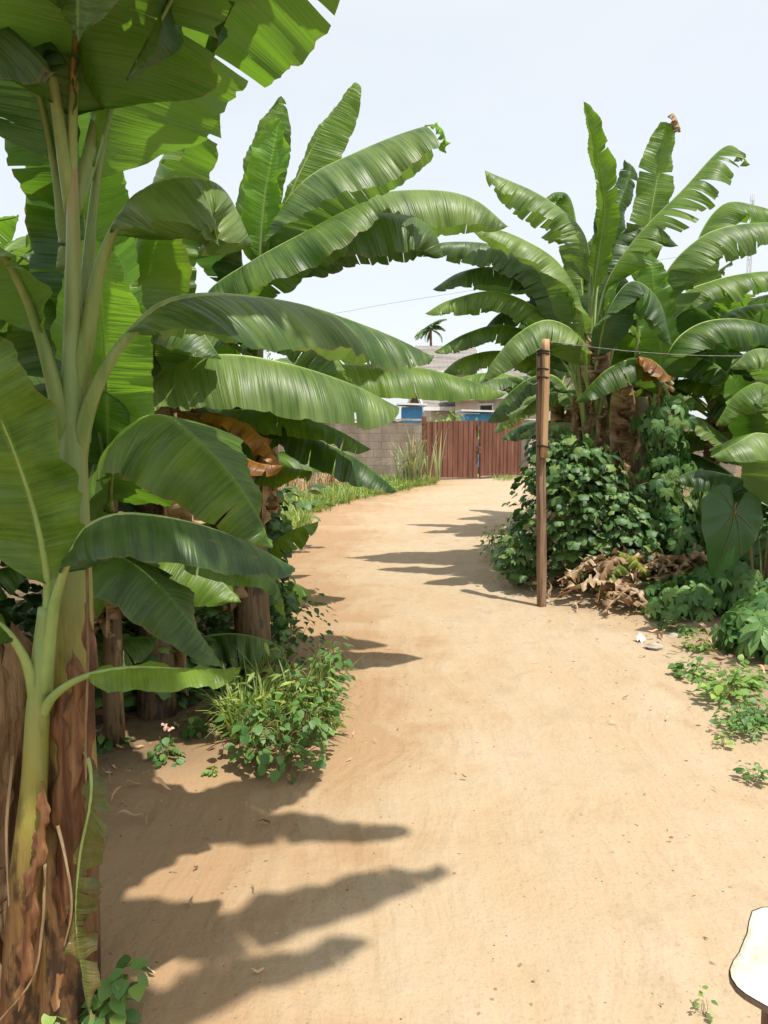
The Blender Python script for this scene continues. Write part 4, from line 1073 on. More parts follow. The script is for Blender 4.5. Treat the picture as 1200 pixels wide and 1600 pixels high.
# ---------------------------------------------------------------- banana plants on the right
RIGHT = 'banana plants right of the path'
def plantR(px, py, Y, label, top, rad=(0.12, 0.05), seed=0, mat='stem_brown'):
    b = P(px, py, Y)
    t = thing('banana_plant', (b[0], Y, 0), label, 'banana plant', RIGHT)
    pseudostem(t, [(b[0], Y, -.04), (b[0], Y, top * .5), P(px, py, Y)], [rad[0], (rad[0] + rad[1]) / 2, rad[1]], mat, seed)
    return t
R1 = plantR(922, 560, 7.6, 'tall banana plant with torn upright leaves behind the wooden pole', 2.3, seed=11)
for i, (w, pet, nr, fr, pts, k) in enumerate([
    (.17, .30, -72, -66, [(922, 580, 7.6), (926, 470, 7.55), (938, 380, 7.5), (945, 320, 7.45), (932, 240, 7.45), (912, 158, 7.45)], dict(up='cam', tears=4, mat='leaf', und=.015)),
    (.36, .30, 78, 60, [(915, 560, 7.6), (922, 450, 7.6), (912, 365, 7.6), (850, 308, 7.6), (757, 266, 7.6)], dict(tears=(24, 8), mat='leaf_pale', loose=22, gap=.22)),
    (.40, .25, 74, 60, [(925, 560, 7.5), (945, 450, 7.4), (995, 370, 7.3), (1065, 298, 7.25), (1135, 228, 7.25), (1172, 258, 7.25)], dict(tears=(28, 6), mat='leaf', loose=60, gap=.5, w2=.08)),
    (.30, .15, 72, 45, [(920, 580, 7.5), (905, 480, 7.3), (872, 410, 7.2), (800, 366, 7.2), (732, 350, 7.2)], dict(tears=(3, 2), mat='leaf_pale', loose=5, gap=.03)),
    (.36, .15, 78, 55, [(915, 590, 7.7), (870, 450, 7.85), (790, 388, 7.95), (700, 378, 8), (655, 395, 8)], dict(tears=(20, 6), mat='leaf_dark', loose=20)),
    (.33, .15, 76, 55, [(912, 600, 7.7), (860, 500, 7.8), (780, 456, 7.9), (705, 468, 8), (664, 490, 8)], dict(tears=(18, 6), mat='leaf', loose=20)),
    (.33, .15, 78, 60, [(915, 600, 7.9), (860, 445, 8.1), (780, 418, 8.2), (720, 425, 8.2), (676, 452, 8.2)], dict(tears=(9, 5), mat='leaf_dark', loose=16)),
    (.30, .15, 78, 60, [(905, 640, 7.9), (850, 565, 8.0), (780, 548, 8.1), (720, 560, 8.1), (684, 590, 8.1)], dict(tears=(7, 5), mat='leaf', loose=14)),
    (.30, .15, 78, 60, [(910, 620, 8.0), (880, 500, 8.1), (835, 470, 8.2), (780, 490, 8.2), (745, 530, 8.2)], dict(tears=(9, 5), mat='leaf_dark', loose=16)),
    (.28, .2, 76, 60, [(922, 580, 7.8), (935, 430, 8.0), (975, 360, 8.1), (1020, 350, 8.1), (1060, 385, 8.1)], dict(tears=(9, 5), mat='leaf_dark', loose=20)),
    (.30, .15, 76, 55, [(912, 620, 7.7), (860, 540, 7.9), (790, 508, 8), (730, 520, 8), (678, 550, 8)], dict(tears=(14, 5), mat='leaf', loose=18)),
    (.33, .15, 76, 55, [(920, 610, 7.4), (905, 530, 7.1), (858, 500, 6.95), (808, 522, 6.9), (772, 562, 6.88), (752, 598, 6.88)], dict(tears=(4, 3), mat='leaf_pale', loose=7)),
    (.30, .15, 70, 50, [(905, 640, 7.7), (870, 590, 7.7), (830, 590, 7.75), (790, 620, 7.8), (760, 660, 7.8)], dict(tears=4, mat='leaf_dark')),
    (.26, .2, 70, 50, [(925, 580, 7.7), (935, 440, 7.9), (960, 340, 8.0), (985, 270, 8.05), (975, 250, 8.05)], dict(tears=4, mat='leaf_dark', up='cam')),
    (.25, .2, 70, 50, [(918, 580, 7.8), (908, 430, 8), (895, 320, 8.1), (870, 300, 8.1), (840, 320, 8.1)], dict(tears=5, mat='leaf')),
    (.32, .15, 75, 50, [(928, 600, 7.4), (945, 500, 7.1), (985, 440, 7.0), (1030, 470, 7.0), (1050, 540, 7.0)], dict(tears=5, mat='leaf_dark'))]):
    L3(R1, pts, w, pet, nr, fr, seed=300 + i, rag=.22, rib='petiole' if i < 3 else 'midrib', petr=.026, r=.012, **k)
skirt(R1, P(922, 560, 7.6)[0], 7.6, 1.9, .08, 6, 340, (0.5, 1.2))
for i, (px, py0, py1) in enumerate([(905, 640, 470), (935, 650, 460), (950, 630, 500), (890, 620, 520)]):
    L3(R1, [(918 + i * 3, 700, 7.5), (px, py0 - 60, 7.45), (px + (px - 920) * .8, py1, 7.4), (px + (px - 920) * 2.2, py1 - 25, 7.35)], .12, .75, 60, 50, tears=2, seed=350 + i, mat='leaf_young', rib='petiole', petr=.035, r=.016)

R2 = plantR(1000, 620, 8.1, 'banana plant with a brown-tipped leaf straight up, right of the tall torn one', 2.2, (0.17, 0.09), 12)
for i, (w, pet, nr, fr, pts, k) in enumerate([
    (.21, .3, 15, 20, [(995, 560, 8.1), (1003, 430, 8.05), (1016, 340, 8), (1033, 250, 8), (1048, 176, 8)], dict(up='cam', tears=4, mat='leaf', tip=.94)),
    (.20, .15, 10, 10, [(1020, 640, 7.9), (1032, 560, 7.8), (1028, 500, 7.7), (1021, 440, 7.6), (1016, 392, 7.6)], dict(up='cam', tears=1, mat='leaf_young')),
    (.45, .12, 80, 60, [(1010, 560, 8), (1035, 440, 7.9), (1085, 378, 7.8), (1145, 352, 7.8), (1250, 345, 7.8)], dict(tears=(30, 10), mat='leaf_pale', loose=26, gap=.3)),
    (.40, .12, 78, 60, [(1010, 580, 8.4), (1060, 470, 8.4), (1110, 440, 8.4), (1180, 425, 8.4), (1260, 425, 8.4)], dict(tears=(22, 8), mat='leaf', loose=22, gap=.25)),
    (.36, .12, 76, 50, [(1020, 640, 7.7), (1045, 550, 7.5), (1080, 512, 7.5), (1130, 498, 7.5), (1190, 506, 7.5), (1250, 540, 7.5)], dict(tears=(9, 4), mat='leaf')),
    (.26, .15, 76, 50, [(1040, 660, 7.3), (1042, 610, 7.2), (1005, 562, 7.1), (950, 576, 7.0), (898, 628, 7.0)], dict(tears=(3, 3), mat='leaf', loose=6)),
    (.22, .1, 70, 50, [(1050, 600, 7.0), (1038, 580, 6.95), (1018, 562, 6.92), (998, 557, 6.92)], dict(tears=1, mat='leaf_orange')),
    (.34, .15, 75, 50, [(1060, 560, 8.6), (1082, 400, 8.6), (1126, 322, 8.6), (1185, 322, 8.6), (1262, 352, 8.6)], dict(tears=3, mat='leaf')),
    (.33, .2, 72, 50, [(1010, 600, 8.2), (1000, 480, 8.3), (960, 420, 8.4), (900, 420, 8.5), (850, 470, 8.5)], dict(tears=6, mat='leaf_dark'))]):
    L3(R2, pts, w, pet, nr, fr, seed=400 + i, rag=.22, rib='midrib', petr=.026, r=.012, **k)
L3(R2, [(1044, 182, 8), (1052, 178, 7.95), (1060, 192, 7.93), (1064, 206, 7.93)], .09, .05, 50, 50, tears=4, seed=420, mat='dry', rib='dry_rib', r=.006, name='dead_leaf', loose=40)
skirt(R2, P(1000, 620, 8.1)[0], 8.1, 2.1, .12, 8, 430, (0.6, 1.3))
skirt(R2, P(1042, 620, 7.2)[0], 7.3, 2.0, .03, 5, 440, (0.4, .8))
skirt(R2, P(965, 620, 7.4)[0], 7.4, 2.0, .03, 4, 441, (0.4, .8))
skirt(R1, P(935, 560, 7.3)[0], 7.3, 2.6, .04, 4, 442, (0.4, .9))

R3 = plantR(1222, 800, 5.7, 'banana plant at the right edge with a pale folded leaf over the taro', 0.6, (0.10, 0.06), 13)
for i, (w, pet, nr, fr, pts, k) in enumerate([
    (.27, .08, 70, 40, [(1222, 820, 5.7), (1215, 700, 5.5), (1185, 676, 5.4), (1150, 692, 5.3), (1110, 714, 5.3)], dict(tears=(2, 1), mat='leaf_pale', loose=5)),
    (.30, .12, 70, 45, [(1222, 800, 5.8), (1225, 660, 5.8), (1195, 600, 5.8), (1150, 615, 5.8), (1118, 665, 5.8)], dict(tears=4, mat='leaf')),
    (.20, .15, 20, 30, [(1222, 800, 5.9), (1190, 690, 6), (1170, 630, 6), (1140, 585, 6)], dict(up='cam', tears=2, mat='leaf_young')),
    (.30, .15, 70, 45, [(1222, 800, 5.9), (1240, 640, 6), (1220, 560, 6), (1180, 545, 6), (1140, 575, 6)], dict(tears=5, mat='leaf_pale')),
    (.25, .15, 70, 45, [(1222, 830, 5.7), (1180, 760, 5.9), (1130, 740, 6.0), (1085, 735, 6.0), (1050, 750, 6.0)], dict(tears=1, mat='leaf_dark'))]):
    L3(R3, pts, w, pet, nr, fr, seed=500 + i, rib='midrib', petr=.024, r=.012, **k)
rgrove = [(3.2, 8.9, 2.5, 13, 'full banana plant crowded between the two tall right-hand ones'),
          (3.75, 8.6, 2.0, 12, 'banana plant crowded behind the wire on the right'),
          (4.9, 10.0, 2.7, 12, 'banana plant with high drooping leaves at the back right edge'),
          (3.3, 10.6, 2.2, 10, 'banana plant behind the tall torn one, mostly hidden'),
          (3.75, 7.5, 1.2, 10, 'short banana plant right of the drooping cassava'),
          (4.4, 8.0, 1.7, 11, 'leafy banana plant beyond the taro at the right edge'),
          (3.0, 9.3, 1.5, 10, 'banana plant in the dark behind the cassava'),
          (4.35, 6.6, .6, 8, 'low banana shoot behind the taro'),
          (2.55, 10.9, 2.2, 12, 'banana plant behind the pole, its leaves hanging over the far path'),
          (3.3, 12.5, 1.9, 9, 'small dark banana plant between the gate and the wooden pole')]
for i, (x, y, H, n, lab) in enumerate(rgrove):
    banana('banana_plant', lab, RIGHT, x, y, H, n, 1.7, 0.30, 600 + i * 7, az0=i * 1.7, dead=5, spike=i in (0, 3), e=(72, 0), tears=12)

# ---------------------------------------------------------------- bushes and herbs on the right
p = np.array([1.86, 7.15, 0])
herb('leafy_bush', 'big dark green broad-leaved bush behind the wooden pole', 'bush', p,
     [(0, 0, .75, .62, .5, .62), (-.05, -.1, 1.15, .4, .4, .40), (-.50, .15, .40, .26, .3, .36), (.35, -.1, .55, .5, .45, .5), (-.25, 0.1, 1.25, .28, .3, .35)],
     2300, [LOBED, LOBED, ROUND, OVATE, CASSAVA5], 0.074, 'bush', 701, stems=12, shell=.5, down=.6)
herb('creeping_bush', 'low fine-leaved scrub left of the wooden pole', 'bush', G(825, 905), [(-.02, .25, .26, .30, .5, .30), (-.10, 1.1, .2, .24, .6, .24)],
     700, [OVATE, NARROW], 0.06, 'herb', 702, stems=10, shell=.3)
herb('cassava_plant', 'tall cassava with drooping hand-shaped leaves right of the big bush', 'cassava', (2.62, 7.05, 0),
     [(0, 0, 1.55, .26, .25, .36), (.05, 0, 1.05, .34, .3, .5), (.12, -.05, .6, .32, .3, .35)], 330, CASSAVA5, 0.135, 'cassava', 703, stems=6, shell=.35, down=1.6, stalk=.5)
herb('cassava_plant', 'low spreading cassava beside the dry leaf heap', 'cassava', G(1082, 968), [(0, .1, .20, .36, .35, .16), (.28, .15, .25, .3, .3, .18), (-.2, .0, .12, .2, .25, .1)],
     330, [CASSAVA, CASSAVA5], 0.125, 'cassava_bright', 704, stems=8, shell=.4, down=.9, stalk=.5)
herb('cassava_plant', 'nearest low cassava at the right edge with broad lobed leaves', 'cassava', G(1195, 1035), [(0, .05, .22, .30, .3, .16), (.25, .2, .3, .35, .35, .2)],
     170, CASSAVA, 0.17, 'cassava_bright', 705, stems=6, shell=.45, down=.8, stalk=.6)
herb('cassava_plant', 'dark cassava under the taro at the right edge', 'cassava', (3.15, 5.9, 0), [(0, 0, .35, .5, .4, .3)], 160, CASSAVA5, 0.14, 'cassava', 706, stems=6, down=1.0)
herb('leafy_bush', 'dark tangle of broad leaves behind the cassava at the right edge', 'bush', (3.9, 6.9, 0), [(0, 0, .5, .8, .6, .5)], 500, LOBED, 0.09, 'bush', 707, stems=8, shell=.5)
WE = 'small weeds along the right path edge'
for i, (px, py, r, h, n, s, m, lab) in enumerate([
    (1085, 1058, .10, .06, 60, .055, 'herb', 'small weed at the foot of the nearest cassava'),
    (1072, 995, .10, .05, 50, .05, 'herb', 'fine weed below the low spreading cassava'),
    (1140, 1095, .14, .10, 80, .06, 'herb_bright', 'bright round-leaved weed in front of the nearest cassava'),
    (1160, 1140, .13, .06, 130, .04, 'herb', 'widest low weed mat on the right path edge'),
    (1128, 1165, .03, .03, 14, .035, 'herb_bright', 'tiny seedling below the widest weed mat'),
    (1180, 1222, .05, .05, 34, .035, 'herb', 'sparse weed alone on the sand near the right edge'),
    (1165, 1075, .10, .07, 80, .05, 'herb_bright', 'bright weed tucked under the nearest cassava leaves'),
    (1095, 1020, .09, .05, 60, .045, 'herb_bright', 'low bright weed between the two low cassavas'),
    (1195, 1130, .09, .06, 70, .045, 'herb', 'weed cut by the right edge above the widest weed mat'),
    (1040, 985, .07, .04, 40, .04, 'herb', 'thin weed beside the dry litter at the path edge'),
    (1100, 1588, .02, .015, 9, .022, 'herb_bright', 'tiny sprout on the sand beside the white slab')]):
    herb('weed', lab, 'weed', G(px, py), [(0, 0, h, r * 1.25, r * 1.25, h * 1.2)], int(n * 1.8), [ROUND, OVATE, NARROW], s, m, 720 + i, WE, stems=4, shell=.1, down=.1)

# taro with its great heart leaves
HA = (0, 10, 20, 35, 50, 70, 90, 110, 130, 150, 164, 173)
HR = (1.0, .84, .73, .62, .56, .525, .51, .50, .48, .43, .34, .10)
def heart_r(a): return float(np.interp(abs(math.degrees(a)), HA, HR))
def heart_z(x, y): return -0.30 * max(0, x) ** 2 - 0.5 * y * y + 0.16 * abs(y)
def t_heart():
    V, Fc = [(0.0, 0, 0)], []
    m = 36; rings = (0.25, 0.5, 0.75, 1.0)
    for ring in rings:
        for i in range(m + 1):
            a = math.radians(-173 + 346 * i / m)
            x, y = ring * heart_r(a) * math.cos(a), ring * heart_r(a) * math.sin(a)
            V.append((x, y, heart_z(x, y) + 0.022 * math.sin(a * 9) * ring ** 2))
    w = m + 1
    for i in range(m): Fc.append((0, 1 + i, 2 + i))
    for k in range(3):
        for i in range(m): Fc.append((1 + k * w + i, 1 + (k + 1) * w + i, 2 + (k + 1) * w + i, 2 + k * w + i))
    return np.array(V), Fc
HEART = t_heart()
tp = P(1185, 870, 5.75)
ta = thing('taro_plant', (tp[0], 5.75, 0), 'taro with a large hanging heart-shaped leaf at the right edge', 'taro')
for i, (px, py, Y, d, nr, s) in enumerate([(1148, 800, 5.50, (-.22, -.25, -.9), (.25, -1, .45), .50), (1205, 770, 5.8, (.5, -.3, -.5), (.1, -.6, .8), .30), (1180, 845, 5.9, (-.4, .2, -.4), (0, -.5, .9), .24)]):
    mb = MB(); place(mb, HEART, P(px, py, Y), d, nr, s, .35 + .2 * i)
    o = mb.build('leaf', M['taro'], ta)
    V, Fc, uv = tube([(tp[0] + .03 * i, 5.75, 0), P((px + 1185) / 2 + 6, (py + 905) / 2, 5.75), P(px + 3, py - 12, Y + .02), P(px, py, Y)], [.020, .014, .009, .006], 8, 30)
    build('petiole', V, Fc, M['herb_stem'], o, uv=uv)
    ribs = MB()
    X_ = unit(np.array(d)); Z_ = np.array(nr) - X_ * float(X_ @ np.array(nr)); Z_ = unit(Z_); Y_ = np.cross(Z_, X_)
    for a in (0, .45, -.45, 1.1, -1.1, 2.3, -2.3):
        q = []
        for f in (0, .3, .6, .93):
            x, y = f * heart_r(a) * math.cos(a), f * heart_r(a) * math.sin(a)
            q.append(P(px, py, Y) + np.array([x, y, heart_z(x, y) + .012]) @ np.array([X_, Y_, Z_]) * s)
        V, Fc, uv = tube(q, [.0035, .001], 5, 10, caps=False); ribs.add(V, Fc, uv)
    ribs.build('veins', M['herb_stem'], o)

# dry banana leaves heaped at the path edge
heap = G(1000, 925)
FALL = 'fallen dry banana leaves in the heap'
for i, (lab, mat, pts, w, dr) in enumerate([
    ('half yellow fallen banana leaf on top of the heap', 'leaf_yellow', [(995, 880, 6.6), (975, 878, 6.5), (952, 900, 6.4), (940, 935, 6.35)], .08, 60),
    ('yellow and green fallen leaf tip right of the half yellow one', 'leaf_yellow', [(965, 862, 6.6), (985, 868, 6.5), (1003, 885, 6.4), (1012, 900, 6.35)], .07, 55),
    ('long brown leaf hanging over the left end of the heap', 'dry', [(985, 870, 6.7), (960, 872, 6.5), (942, 895, 6.35), (934, 942, 6.3)], .08, 60),
    ('pale curled leaf across the back of the heap', 'dry', [(1000, 890, 6.6), (1030, 872, 6.6), (1060, 868, 6.7), (1095, 885, 6.7)], .07, 70),
    ('long dry leaf trailing to the right of the heap', 'dry', [(1010, 905, 6.5), (1050, 895, 6.5), (1090, 900, 6.4), (1120, 915, 6.3)], .07, 65),
    ('crumpled dry leaf at the front of the heap', 'dry', [(945, 925, 6.3), (965, 925, 6.2), (990, 935, 6.15), (1010, 950, 6.05)], .06, 55),
    ('shredded leaf sheath lying lowest on the heap', 'dry', [(930, 930, 6.4), (955, 915, 6.35), (990, 912, 6.3), (1035, 930, 6.2)], .06, 60)]):
    o = L3(None, pts, w, .08, dr, dr, tears=22, seed=800 + i, mat=mat, rib='dry_rib', r=.008, name='fallen_leaf', loose=60, und=.05)
    tag(o, lab, 'fallen leaf', FALL)
rh = np.random.RandomState(31)
WHERE = ['at the back', 'at the front', 'on the left end', 'on the right end', 'in the middle', 'near the cassava', 'beside the taro', 'under the yellow leaf', 'against the bush', 'near the pole', 'at its lowest edge', 'on the crest', 'below the crest', 'sticking out towards the path']
for i, w_ in enumerate(WHERE):
    px, py = 935 + 180 * rh.rand(), 862 + 62 * rh.rand()
    Y = 6.75 - (py - 862) / 62 * .55
    a = rh.uniform(-.6, .6) + (0 if rh.rand() < .5 else math.pi)
    p0 = P(px, py, Y); l = rh.uniform(.35, .75)
    d_ = np.array([math.cos(a), math.sin(a) * .6 - .3, 0])
    q = [p0 - d_ * l * .5 + [0, 0, -.10], p0 + [0, 0, .02], p0 + d_ * l * .35 + [0, 0, -.05], p0 + d_ * l * .7 + [0, 0, -.20]]
    for z_ in q: z_[2] = max(.05, z_[2])
    o = leaf(None, q, rh.uniform(.05, .10), .06, rh.uniform(15, 65), rh.uniform(15, 65), rag=.4, tears=rh.randint(18, 30), seed=850 + i, mat='dry' if i % 3 == 1 else 'dry_pale', rib='dry_rib', r=.006, name='fallen_leaf', loose=110, gap=.5, und=.06, fold=.03)
    tag(o, ('shredded brown' if i % 3 == 1 else 'shredded pale') + ' dry leaf of the heap, ' + w_, 'fallen leaf', FALL)
rng = np.random.RandomState(77)
mb = MB()
def scrap(c, s, rng, mb):
    a = rng.uniform(0, 6.28); d = np.array([math.cos(a), math.sin(a), rng.uniform(-.2, .5)])
    tm = t_ovate(6, rng.uniform(.05, .16), rng.uniform(-1.4, 1.4), rng.uniform(-.7, .9)); tm = (tm[0] + np.stack([0 * tm[0][:, 0], .12 * np.sin(tm[0][:, 0] * rng.uniform(3, 7)), .06 * np.sin(tm[0][:, 0] * rng.uniform(5, 12))], 1), tm[1])
    place(mb, tm, c, d, unit(np.array([rng.randn() * .5, rng.randn() * .5, 1])), s, rng.rand())
for i in range(1500):
    c = heap + np.array([rng.randn() * .38 + .15, rng.randn() * .28 + .2, 0]); c[2] = .04 + .46 * rng.rand() * math.exp(-((c[0] - heap[0] - .15) ** 2 + (c[1] - heap[1] - .2) ** 2) / .25)
    scrap(c, rng.uniform(.10, .30), rng, mb)
for i in range(420):
    y = rng.uniform(4.6, 9); c = np.array([xr(y) + abs(rng.randn()) * .8 + .05, y, .05 + .03 * rng.rand()]); scrap(c, rng.uniform(.03, .13), rng, mb)
for i in range(420):
    y = rng.uniform(2.3, 9); c = np.array([min(xl(y), -.55) - abs(rng.randn()) * .7 - .03, y, .04 + .03 * rng.rand()]); scrap(c, rng.uniform(.03, .11), rng, mb)
for i in range(150):
    y = rng.uniform(1.8, 10); c = np.array([xl(y) + (xr(y) - xl(y)) * rng.choice([rng.rand() * .3, 1 - rng.rand() * .25, rng.rand()]), y, .012]); scrap(c, rng.uniform(.012, .045), rng, mb)
tag(mb.build('leaf_litter', M['straw']), 'dry brown leaf litter under the plants', 'leaf litter', kind='stuff')
# scraps, stones and crumbs of soil on the path
mb = MB()
def stone(mb, c, s, rng):
    V = []
    for k, (z, r) in enumerate(((-.3, .7), (.1, 1.0), (.45, .6))):
        for i in range(6):
            a = i * 1.047 + k * .5
            rr = r * (0.8 + .4 * rng.rand())
            V.append((rr * math.cos(a), rr * math.sin(a) * .8, z * .8))
    V.append((0, 0, .55))
    V = np.array(V) * s + c
    Fc = [(k * 6 + i, k * 6 + (i + 1) % 6, k * 6 + 6 + (i + 1) % 6, k * 6 + 6 + i) for k in range(2) for i in range(6)] + [(12 + i, 12 + (i + 1) % 6, 18) for i in range(6)]
    mb.add(V, Fc, None, rng.rand())
for i in range(1100):
    y = 1.4 + 9 * rng.rand() ** 1.6; f = rng.rand()
    if rng.rand() < .5: f = 1 - f * f * .35 if rng.rand() < .6 else f * f * .35
    x = xl(y) + (xr(y) - xl(y)) * f
    stone(mb, np.array([x, y, float(hz(x, y))]), rng.choice([.003, .004, .006, .009], p=[.5, .3, .15, .05]), rng)
M['crumb'] = herb_mat('soil_crumb', (0.10, 0.055, 0.03), (0.40, 0.25, 0.14), (.2, .1, .05), 0.0, .9)
tag(mb.build('soil_crumbs', M['crumb'], smooth=False), 'small stones and crumbs of soil strewn on the path', 'gravel', kind='stuff')
STN = 'stones at the right path edge'
for lab, px, py, s, m in (('pale flat stone at the foot of the wooden pole', 853, 941, .045, 'cement'), ('flat sandy stone right of the white paper scrap', 1022, 1014, .07, 'cement'),
                          ('small stone under the low spreading cassava', 1052, 996, .05, 'cement'), ('pale rubble block before the gate pillar', 797, 741, .30, 'cement')):
    mb = MB(); g = G(px, py); stone(mb, g + [0, 0, s * .2], s, rng); tag(mb.build('stone', M[m], smooth=False), lab, 'stone', STN)
g = G(1001, 1003)
mb = MB(); V = []
for i in range(5):
    for j in range(4): V.append((g[0] - .032 + i * .016, g[1] - .02 + j * .017, .012 + .02 * math.sin(i * 2.1 + j) + .012 * j))
mb.add(np.array(V), [(i * 4 + j, i * 4 + 4 + j, i * 4 + 5 + j, i * 4 + j + 1) for i in range(4) for j in range(3)])
tag(mb.build('paper_scrap', M['white']), 'crumpled white paper scrap on the sand near the cassava', 'litter')

# ---------------------------------------------------------------- bushes, herbs and grass on the left
HL = 'herbs along the left path edge'
herb('herb', 'round-leaved herb spilling onto the path in front of the yellow grass', 'herb', G(435, 1215), [(0, .05, .14, .22, .16, .13), (-.12, .1, .2, .14, .14, .14), (.12, .15, .2, .16, .15, .15)], 260, ROUND, .052, 'herb', 901, HL, stems=9, shell=.2, down=.3, stalk=.6)
herb('herb', 'leafy herb on the path side of the yellow grass', 'herb', G(498, 1150), [(0, .05, .22, .15, .2, .18), (.06, .2, .34, .12, .15, .14), (-.1, .0, .15, .15, .15, .13)], 260, [OVATE, ROUND], .055, 'herb', 902, HL, stems=8, shell=.2, stalk=.5)
herb('herb', 'dark herb mass behind the yellow grass', 'herb', G(400, 1080), [(0, .1, .22, .35, .3, .2), (-.3, .3, .25, .3, .3, .22), (.2, .4, .3, .25, .3, .25)], 520, [OVATE, ROUND], .055, 'bush', 903, HL, stems=10, shell=.3)
herb('herb', 'small herb with pale pink flowers on the shaded soil', 'herb', G(262, 1205), [(0, 0, .09, .06, .06, .08)], 60, ROUND, .04, 'herb', 904, HL, stems=4)
herb('herb', 'shaded herb nearest the front banana stem', 'herb', G(168, 1185), [(0, 0, .07, .10, .09, .07)], 60, OVATE, .06, 'bush', 905, HL, stems=4)
herb('herb', 'little herb between the pink flowers and the yellow grass', 'herb', G(305, 1168), [(0, 0, .10, .06, .06, .08)], 42, ROUND, .05, 'herb', 906, HL, stems=3)
herb('herb', 'tiny lone sprout on the shaded soil below the grass', 'herb', G(332, 1215), [(0, 0, .03, .03, .03, .025)], 16, ROUND, .03, 'herb_bright', 907, HL, stems=2)
herb('herb', 'bright round-leaved herb at the bottom left corner', 'herb', G(72, 1598), [(0, 0, .04, .05, .04, .035)], 34, ROUND, .042, 'herb_bright', 908, HL, stems=3, down=.1)
herb('herb', 'taller herb right of the bottom left corner one', 'herb', G(180, 1600), [(0, 0, .06, .06, .05, .05), (.02, .03, .12, .05, .04, .03)], 44, [ROUND, OVATE], .055, 'herb', 909, HL, stems=4, down=.2)
mb = MB(); rf = np.random.RandomState(5)
ft = G(257, 1190)
for i in range(9):
    place(mb, ROUND, ft + np.array([rf.randn() * .03, rf.randn() * .02, .16 + .03 * rf.rand()]), unit(rf.randn(3)), [0, -.5, 1], .019, rf.rand())
fo = mb.build('blossom', M['flower'])
for o_ in bpy.data.objects:
    if o_.get('label') == 'small herb with pale pink flowers on the shaded soil':
        fo.parent = o_; fo.location = tuple(-np.array(o_.location)); break
gt_ = G(430, 1150)
mb = MB(); rg = np.random.RandomState(8)
for i in range(20):
    blades(mb, gt_ + np.array([rg.uniform(-.20, .26), rg.uniform(-.14, .30), .02]), 26, .42, .26, .0070, rg, .95, .07)
yt = thing('grass_tuft', gt_, 'yellow-green tuft of grass and weeds on the left path edge', 'grass')
mb.build('blades', M['grass'], yt)
mb = MB()
for i in range(620):
    q = gt_ + np.array([rg.uniform(-.26, .32), rg.uniform(-.18, .36), 0]); q[2] = .04 + rg.rand() * (.18 + .16 * math.sin(q[0] * 17) * math.sin(q[1] * 13) + .06)
    a = rg.uniform(0, 6.28); place(mb, NARROW, q, [math.cos(a), math.sin(a), rg.uniform(-.5, .5)], [rg.randn() * .3, -.2, 1], rg.uniform(.04, .09), rg.rand())
mb.build('leaves', M['grass'], yt)
herb('leafy_bush', 'dark undergrowth in the shade behind the front banana stem', 'bush', (-1.75, 4.0, 0), [(0, 0, .35, .7, .5, .35)], 420, [OVATE, LOBED], .08, 'bush', 921, stems=9)
herb('leafy_bush', 'dark undergrowth between the stems at the far left', 'bush', (-3.0, 4.6, 0), [(0, 0, .45, 1.0, .6, .45)], 600, [OVATE, LOBED], .09, 'bush', 922, stems=9)
herb('leafy_bush', 'dark undergrowth closing the back of the left grove', 'bush', (-2.9, 9.5, 0), [(0, 0, .7, 2.0, .7, .7)], 800, [OVATE, LOBED], .14, 'bush', 923, stems=9)
for lab, q, sd in (('dark low herbs in the shade behind the pink flowers', G(250, 1120), 924), ('dark low herbs at the foot of the shaded stems', G(330, 1085), 925), ('dark low herbs beside the front banana stem', G(180, 1120), 926)):
    herb('herb', lab, 'herb', q, [(0, 0, .16, .22, .14, .14), (.1, .15, .26, .18, .14, .2)], 170, [OVATE, LOBED], .065, 'bush', sd, HL, stems=6, shell=.25, stalk=.3)
herb('climbing_vine', 'dark heart-leaved vine climbing the banana stems beside the path', 'vine', (-.84, 5.15, 0), [(0, 0, .75, .18, .25, .7), (-.05, .1, 1.3, .14, .2, .3), (.04, 0, .35, .18, .25, .35)], 420, LOBED, .065, 'bush', 920, stems=7, shell=.4, down=1.2)
# verge of grass by the wall, dry brush and tall cane
vg = MB(); rv = np.random.RandomState(12)
for i in range(950):
    y = rv.uniform(11.0, 21.4)
    x = xl(y) - abs(rv.randn()) * .9 * (1 if y < 18 else 1.5) + .22
    blades(vg, (x, y, .02), 9, rv.uniform(.15, .42), .18, .012, rv, .7, .12)
for i in range(40):
    y = rv.uniform(21.6, 22.6); x = rv.uniform(3.3, 4.6); blades(vg, (x, y, .02), 8, .2, .12, .009, rv, .7, .12)
tag(vg.build('grass', M['grass']), 'green grass verge in front of the block wall', 'grass', kind='stuff')
herb('weed', 'low green weeds covering the verge before the block wall', 'weed', G(545, 782), [(-.2, .6, .12, .9, .9, .14), (-1.2, -.6, .16, .8, .8, .2), (.7, 2.2, .12, .8, 1.0, .15)], 1500, [OVATE, NARROW], .075, 'herb_bright', 930, stems=0, shell=.1, down=.1)
def brush(x, y, h, n, label, seed, mat='straw'):
    r = np.random.RandomState(seed); mb = MB()
    t = thing('dry_brush', (x, y, 0), label, 'dry brush')
    for i in range(n):
        blades(mb, (x + r.randn() * .45, y + r.randn() * .4, .02), 14, h, .35, .012, r, .8, .1)
    mb.build('stalks', M[mat], t)
brush(-2.5, 15.6, .95, 26, 'reddish dry brush on the verge left of the block wall', 41)
brush(-1.5, 18.2, .75, 22, 'lower dry brush nearer the cane clump', 42)
cn = MB(); rc = np.random.RandomState(21)
cp = np.array([.78, 19.9, 0])
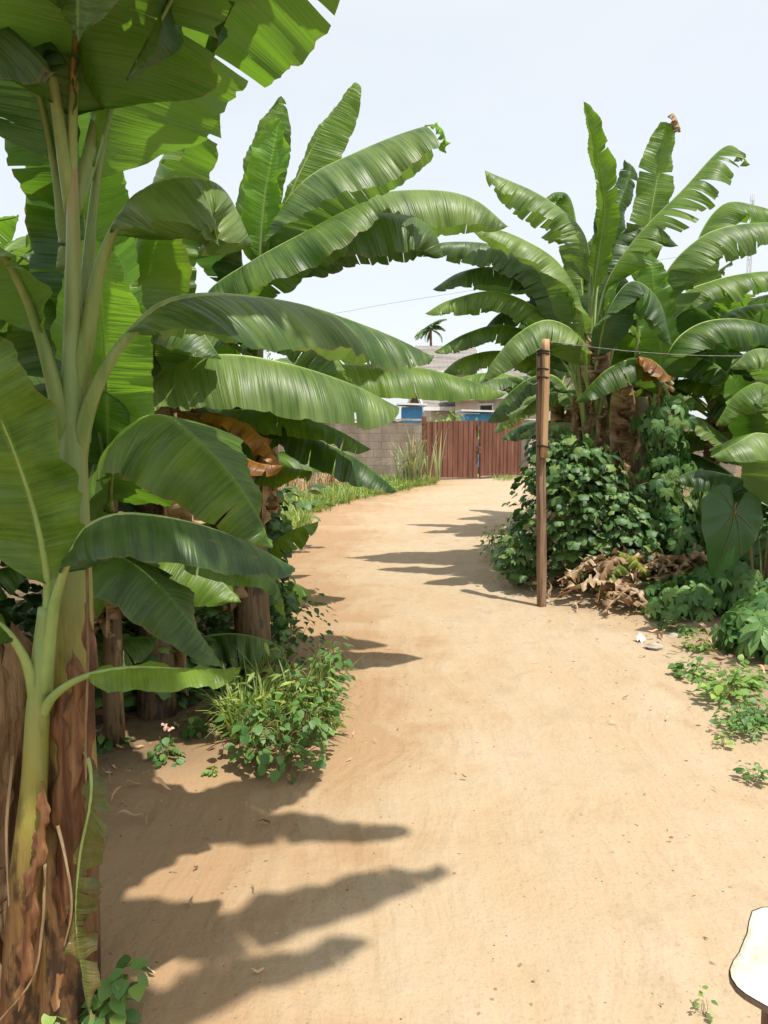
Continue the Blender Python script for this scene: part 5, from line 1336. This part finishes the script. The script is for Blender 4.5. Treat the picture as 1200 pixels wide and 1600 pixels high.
for i in range(16):
    blades(cn, cp + np.array([rc.randn() * .22, rc.randn() * .2, .2 * rc.rand()]), 9, rc.uniform(1.2, 2.0), .55, .022, rc, .8, .08)
ct = thing('cane_clump', cp, 'tall pale cane grass against the block wall', 'grass clump')
cn.build('blades', M['cane'], ct)
cs = MB()
for i in range(9):
    q = cp + np.array([rc.randn() * .16, rc.randn() * .16, -.02]); V, Fc, uv = tube([q, q + [rc.randn() * .06, 0, .6], q + [rc.randn() * .15, 0, 1.25]], [.018, .014, .01], 6, 14); cs.add(V, Fc, uv)
cs.build('stalks', M['fibre'], ct)
herb('leafy_bush', 'light green bush showing over the block wall between the blue sheds', 'bush', (2.1, 24.8, 0), [(0, 0, 1.2, .75, .6, .95), (1.0, .3, .9, .7, .6, .9)], 900, OVATE, .16, 'herb_bright', 940, stems=8, shell=.5)
TR = 'trees behind the wall'
def tree(x, y, h, r, label, seed, n=1800):
    t = thing('tree', (x, y, 0), label, 'tree', TR)
    rr = np.random.RandomState(seed); mb, tb = MB(), MB()
    V, Fc, uv = tube([(x, y, -.1), (x + .1, y, h * .4), (x, y, h * .75)], [.16, .12, .05], 10, 20, .1, seed); tb.add(V, Fc, uv)
    for k in range(11):
        c = np.array([x, y, h * .68]) + rr.randn(3) * np.array([r * .5, r * .5, h * .14])
        V, Fc, uv = tube([(x, y, h * .35 + .03 * k), (np.array([x, y, h * .5]) + c) / 2, c], [.06, .03, .012], 6, 12); tb.add(V, Fc, uv)
        for i in range(n // 11):
            d = unit(rr.randn(3)); q = c + d * r * .45 * (.5 + .5 * rr.rand())
            place(mb, OVATE, q, unit(d + rr.randn(3) * .5 - [0, 0, .4]), unit(np.array([0, 0, 1]) + d * .6), .16 * rr.uniform(.6, 1.2), rr.rand())
    mb.build('crown', M['bush'], t); tb.build('trunk', M['stump'], t)
tree(-4.5, 25.5, 5.2, 2.2, 'dark tree behind the left end of the block wall', 51)
tree(9.5, 27, 5.5, 2.4, 'dark tree behind the right hand grove', 52)
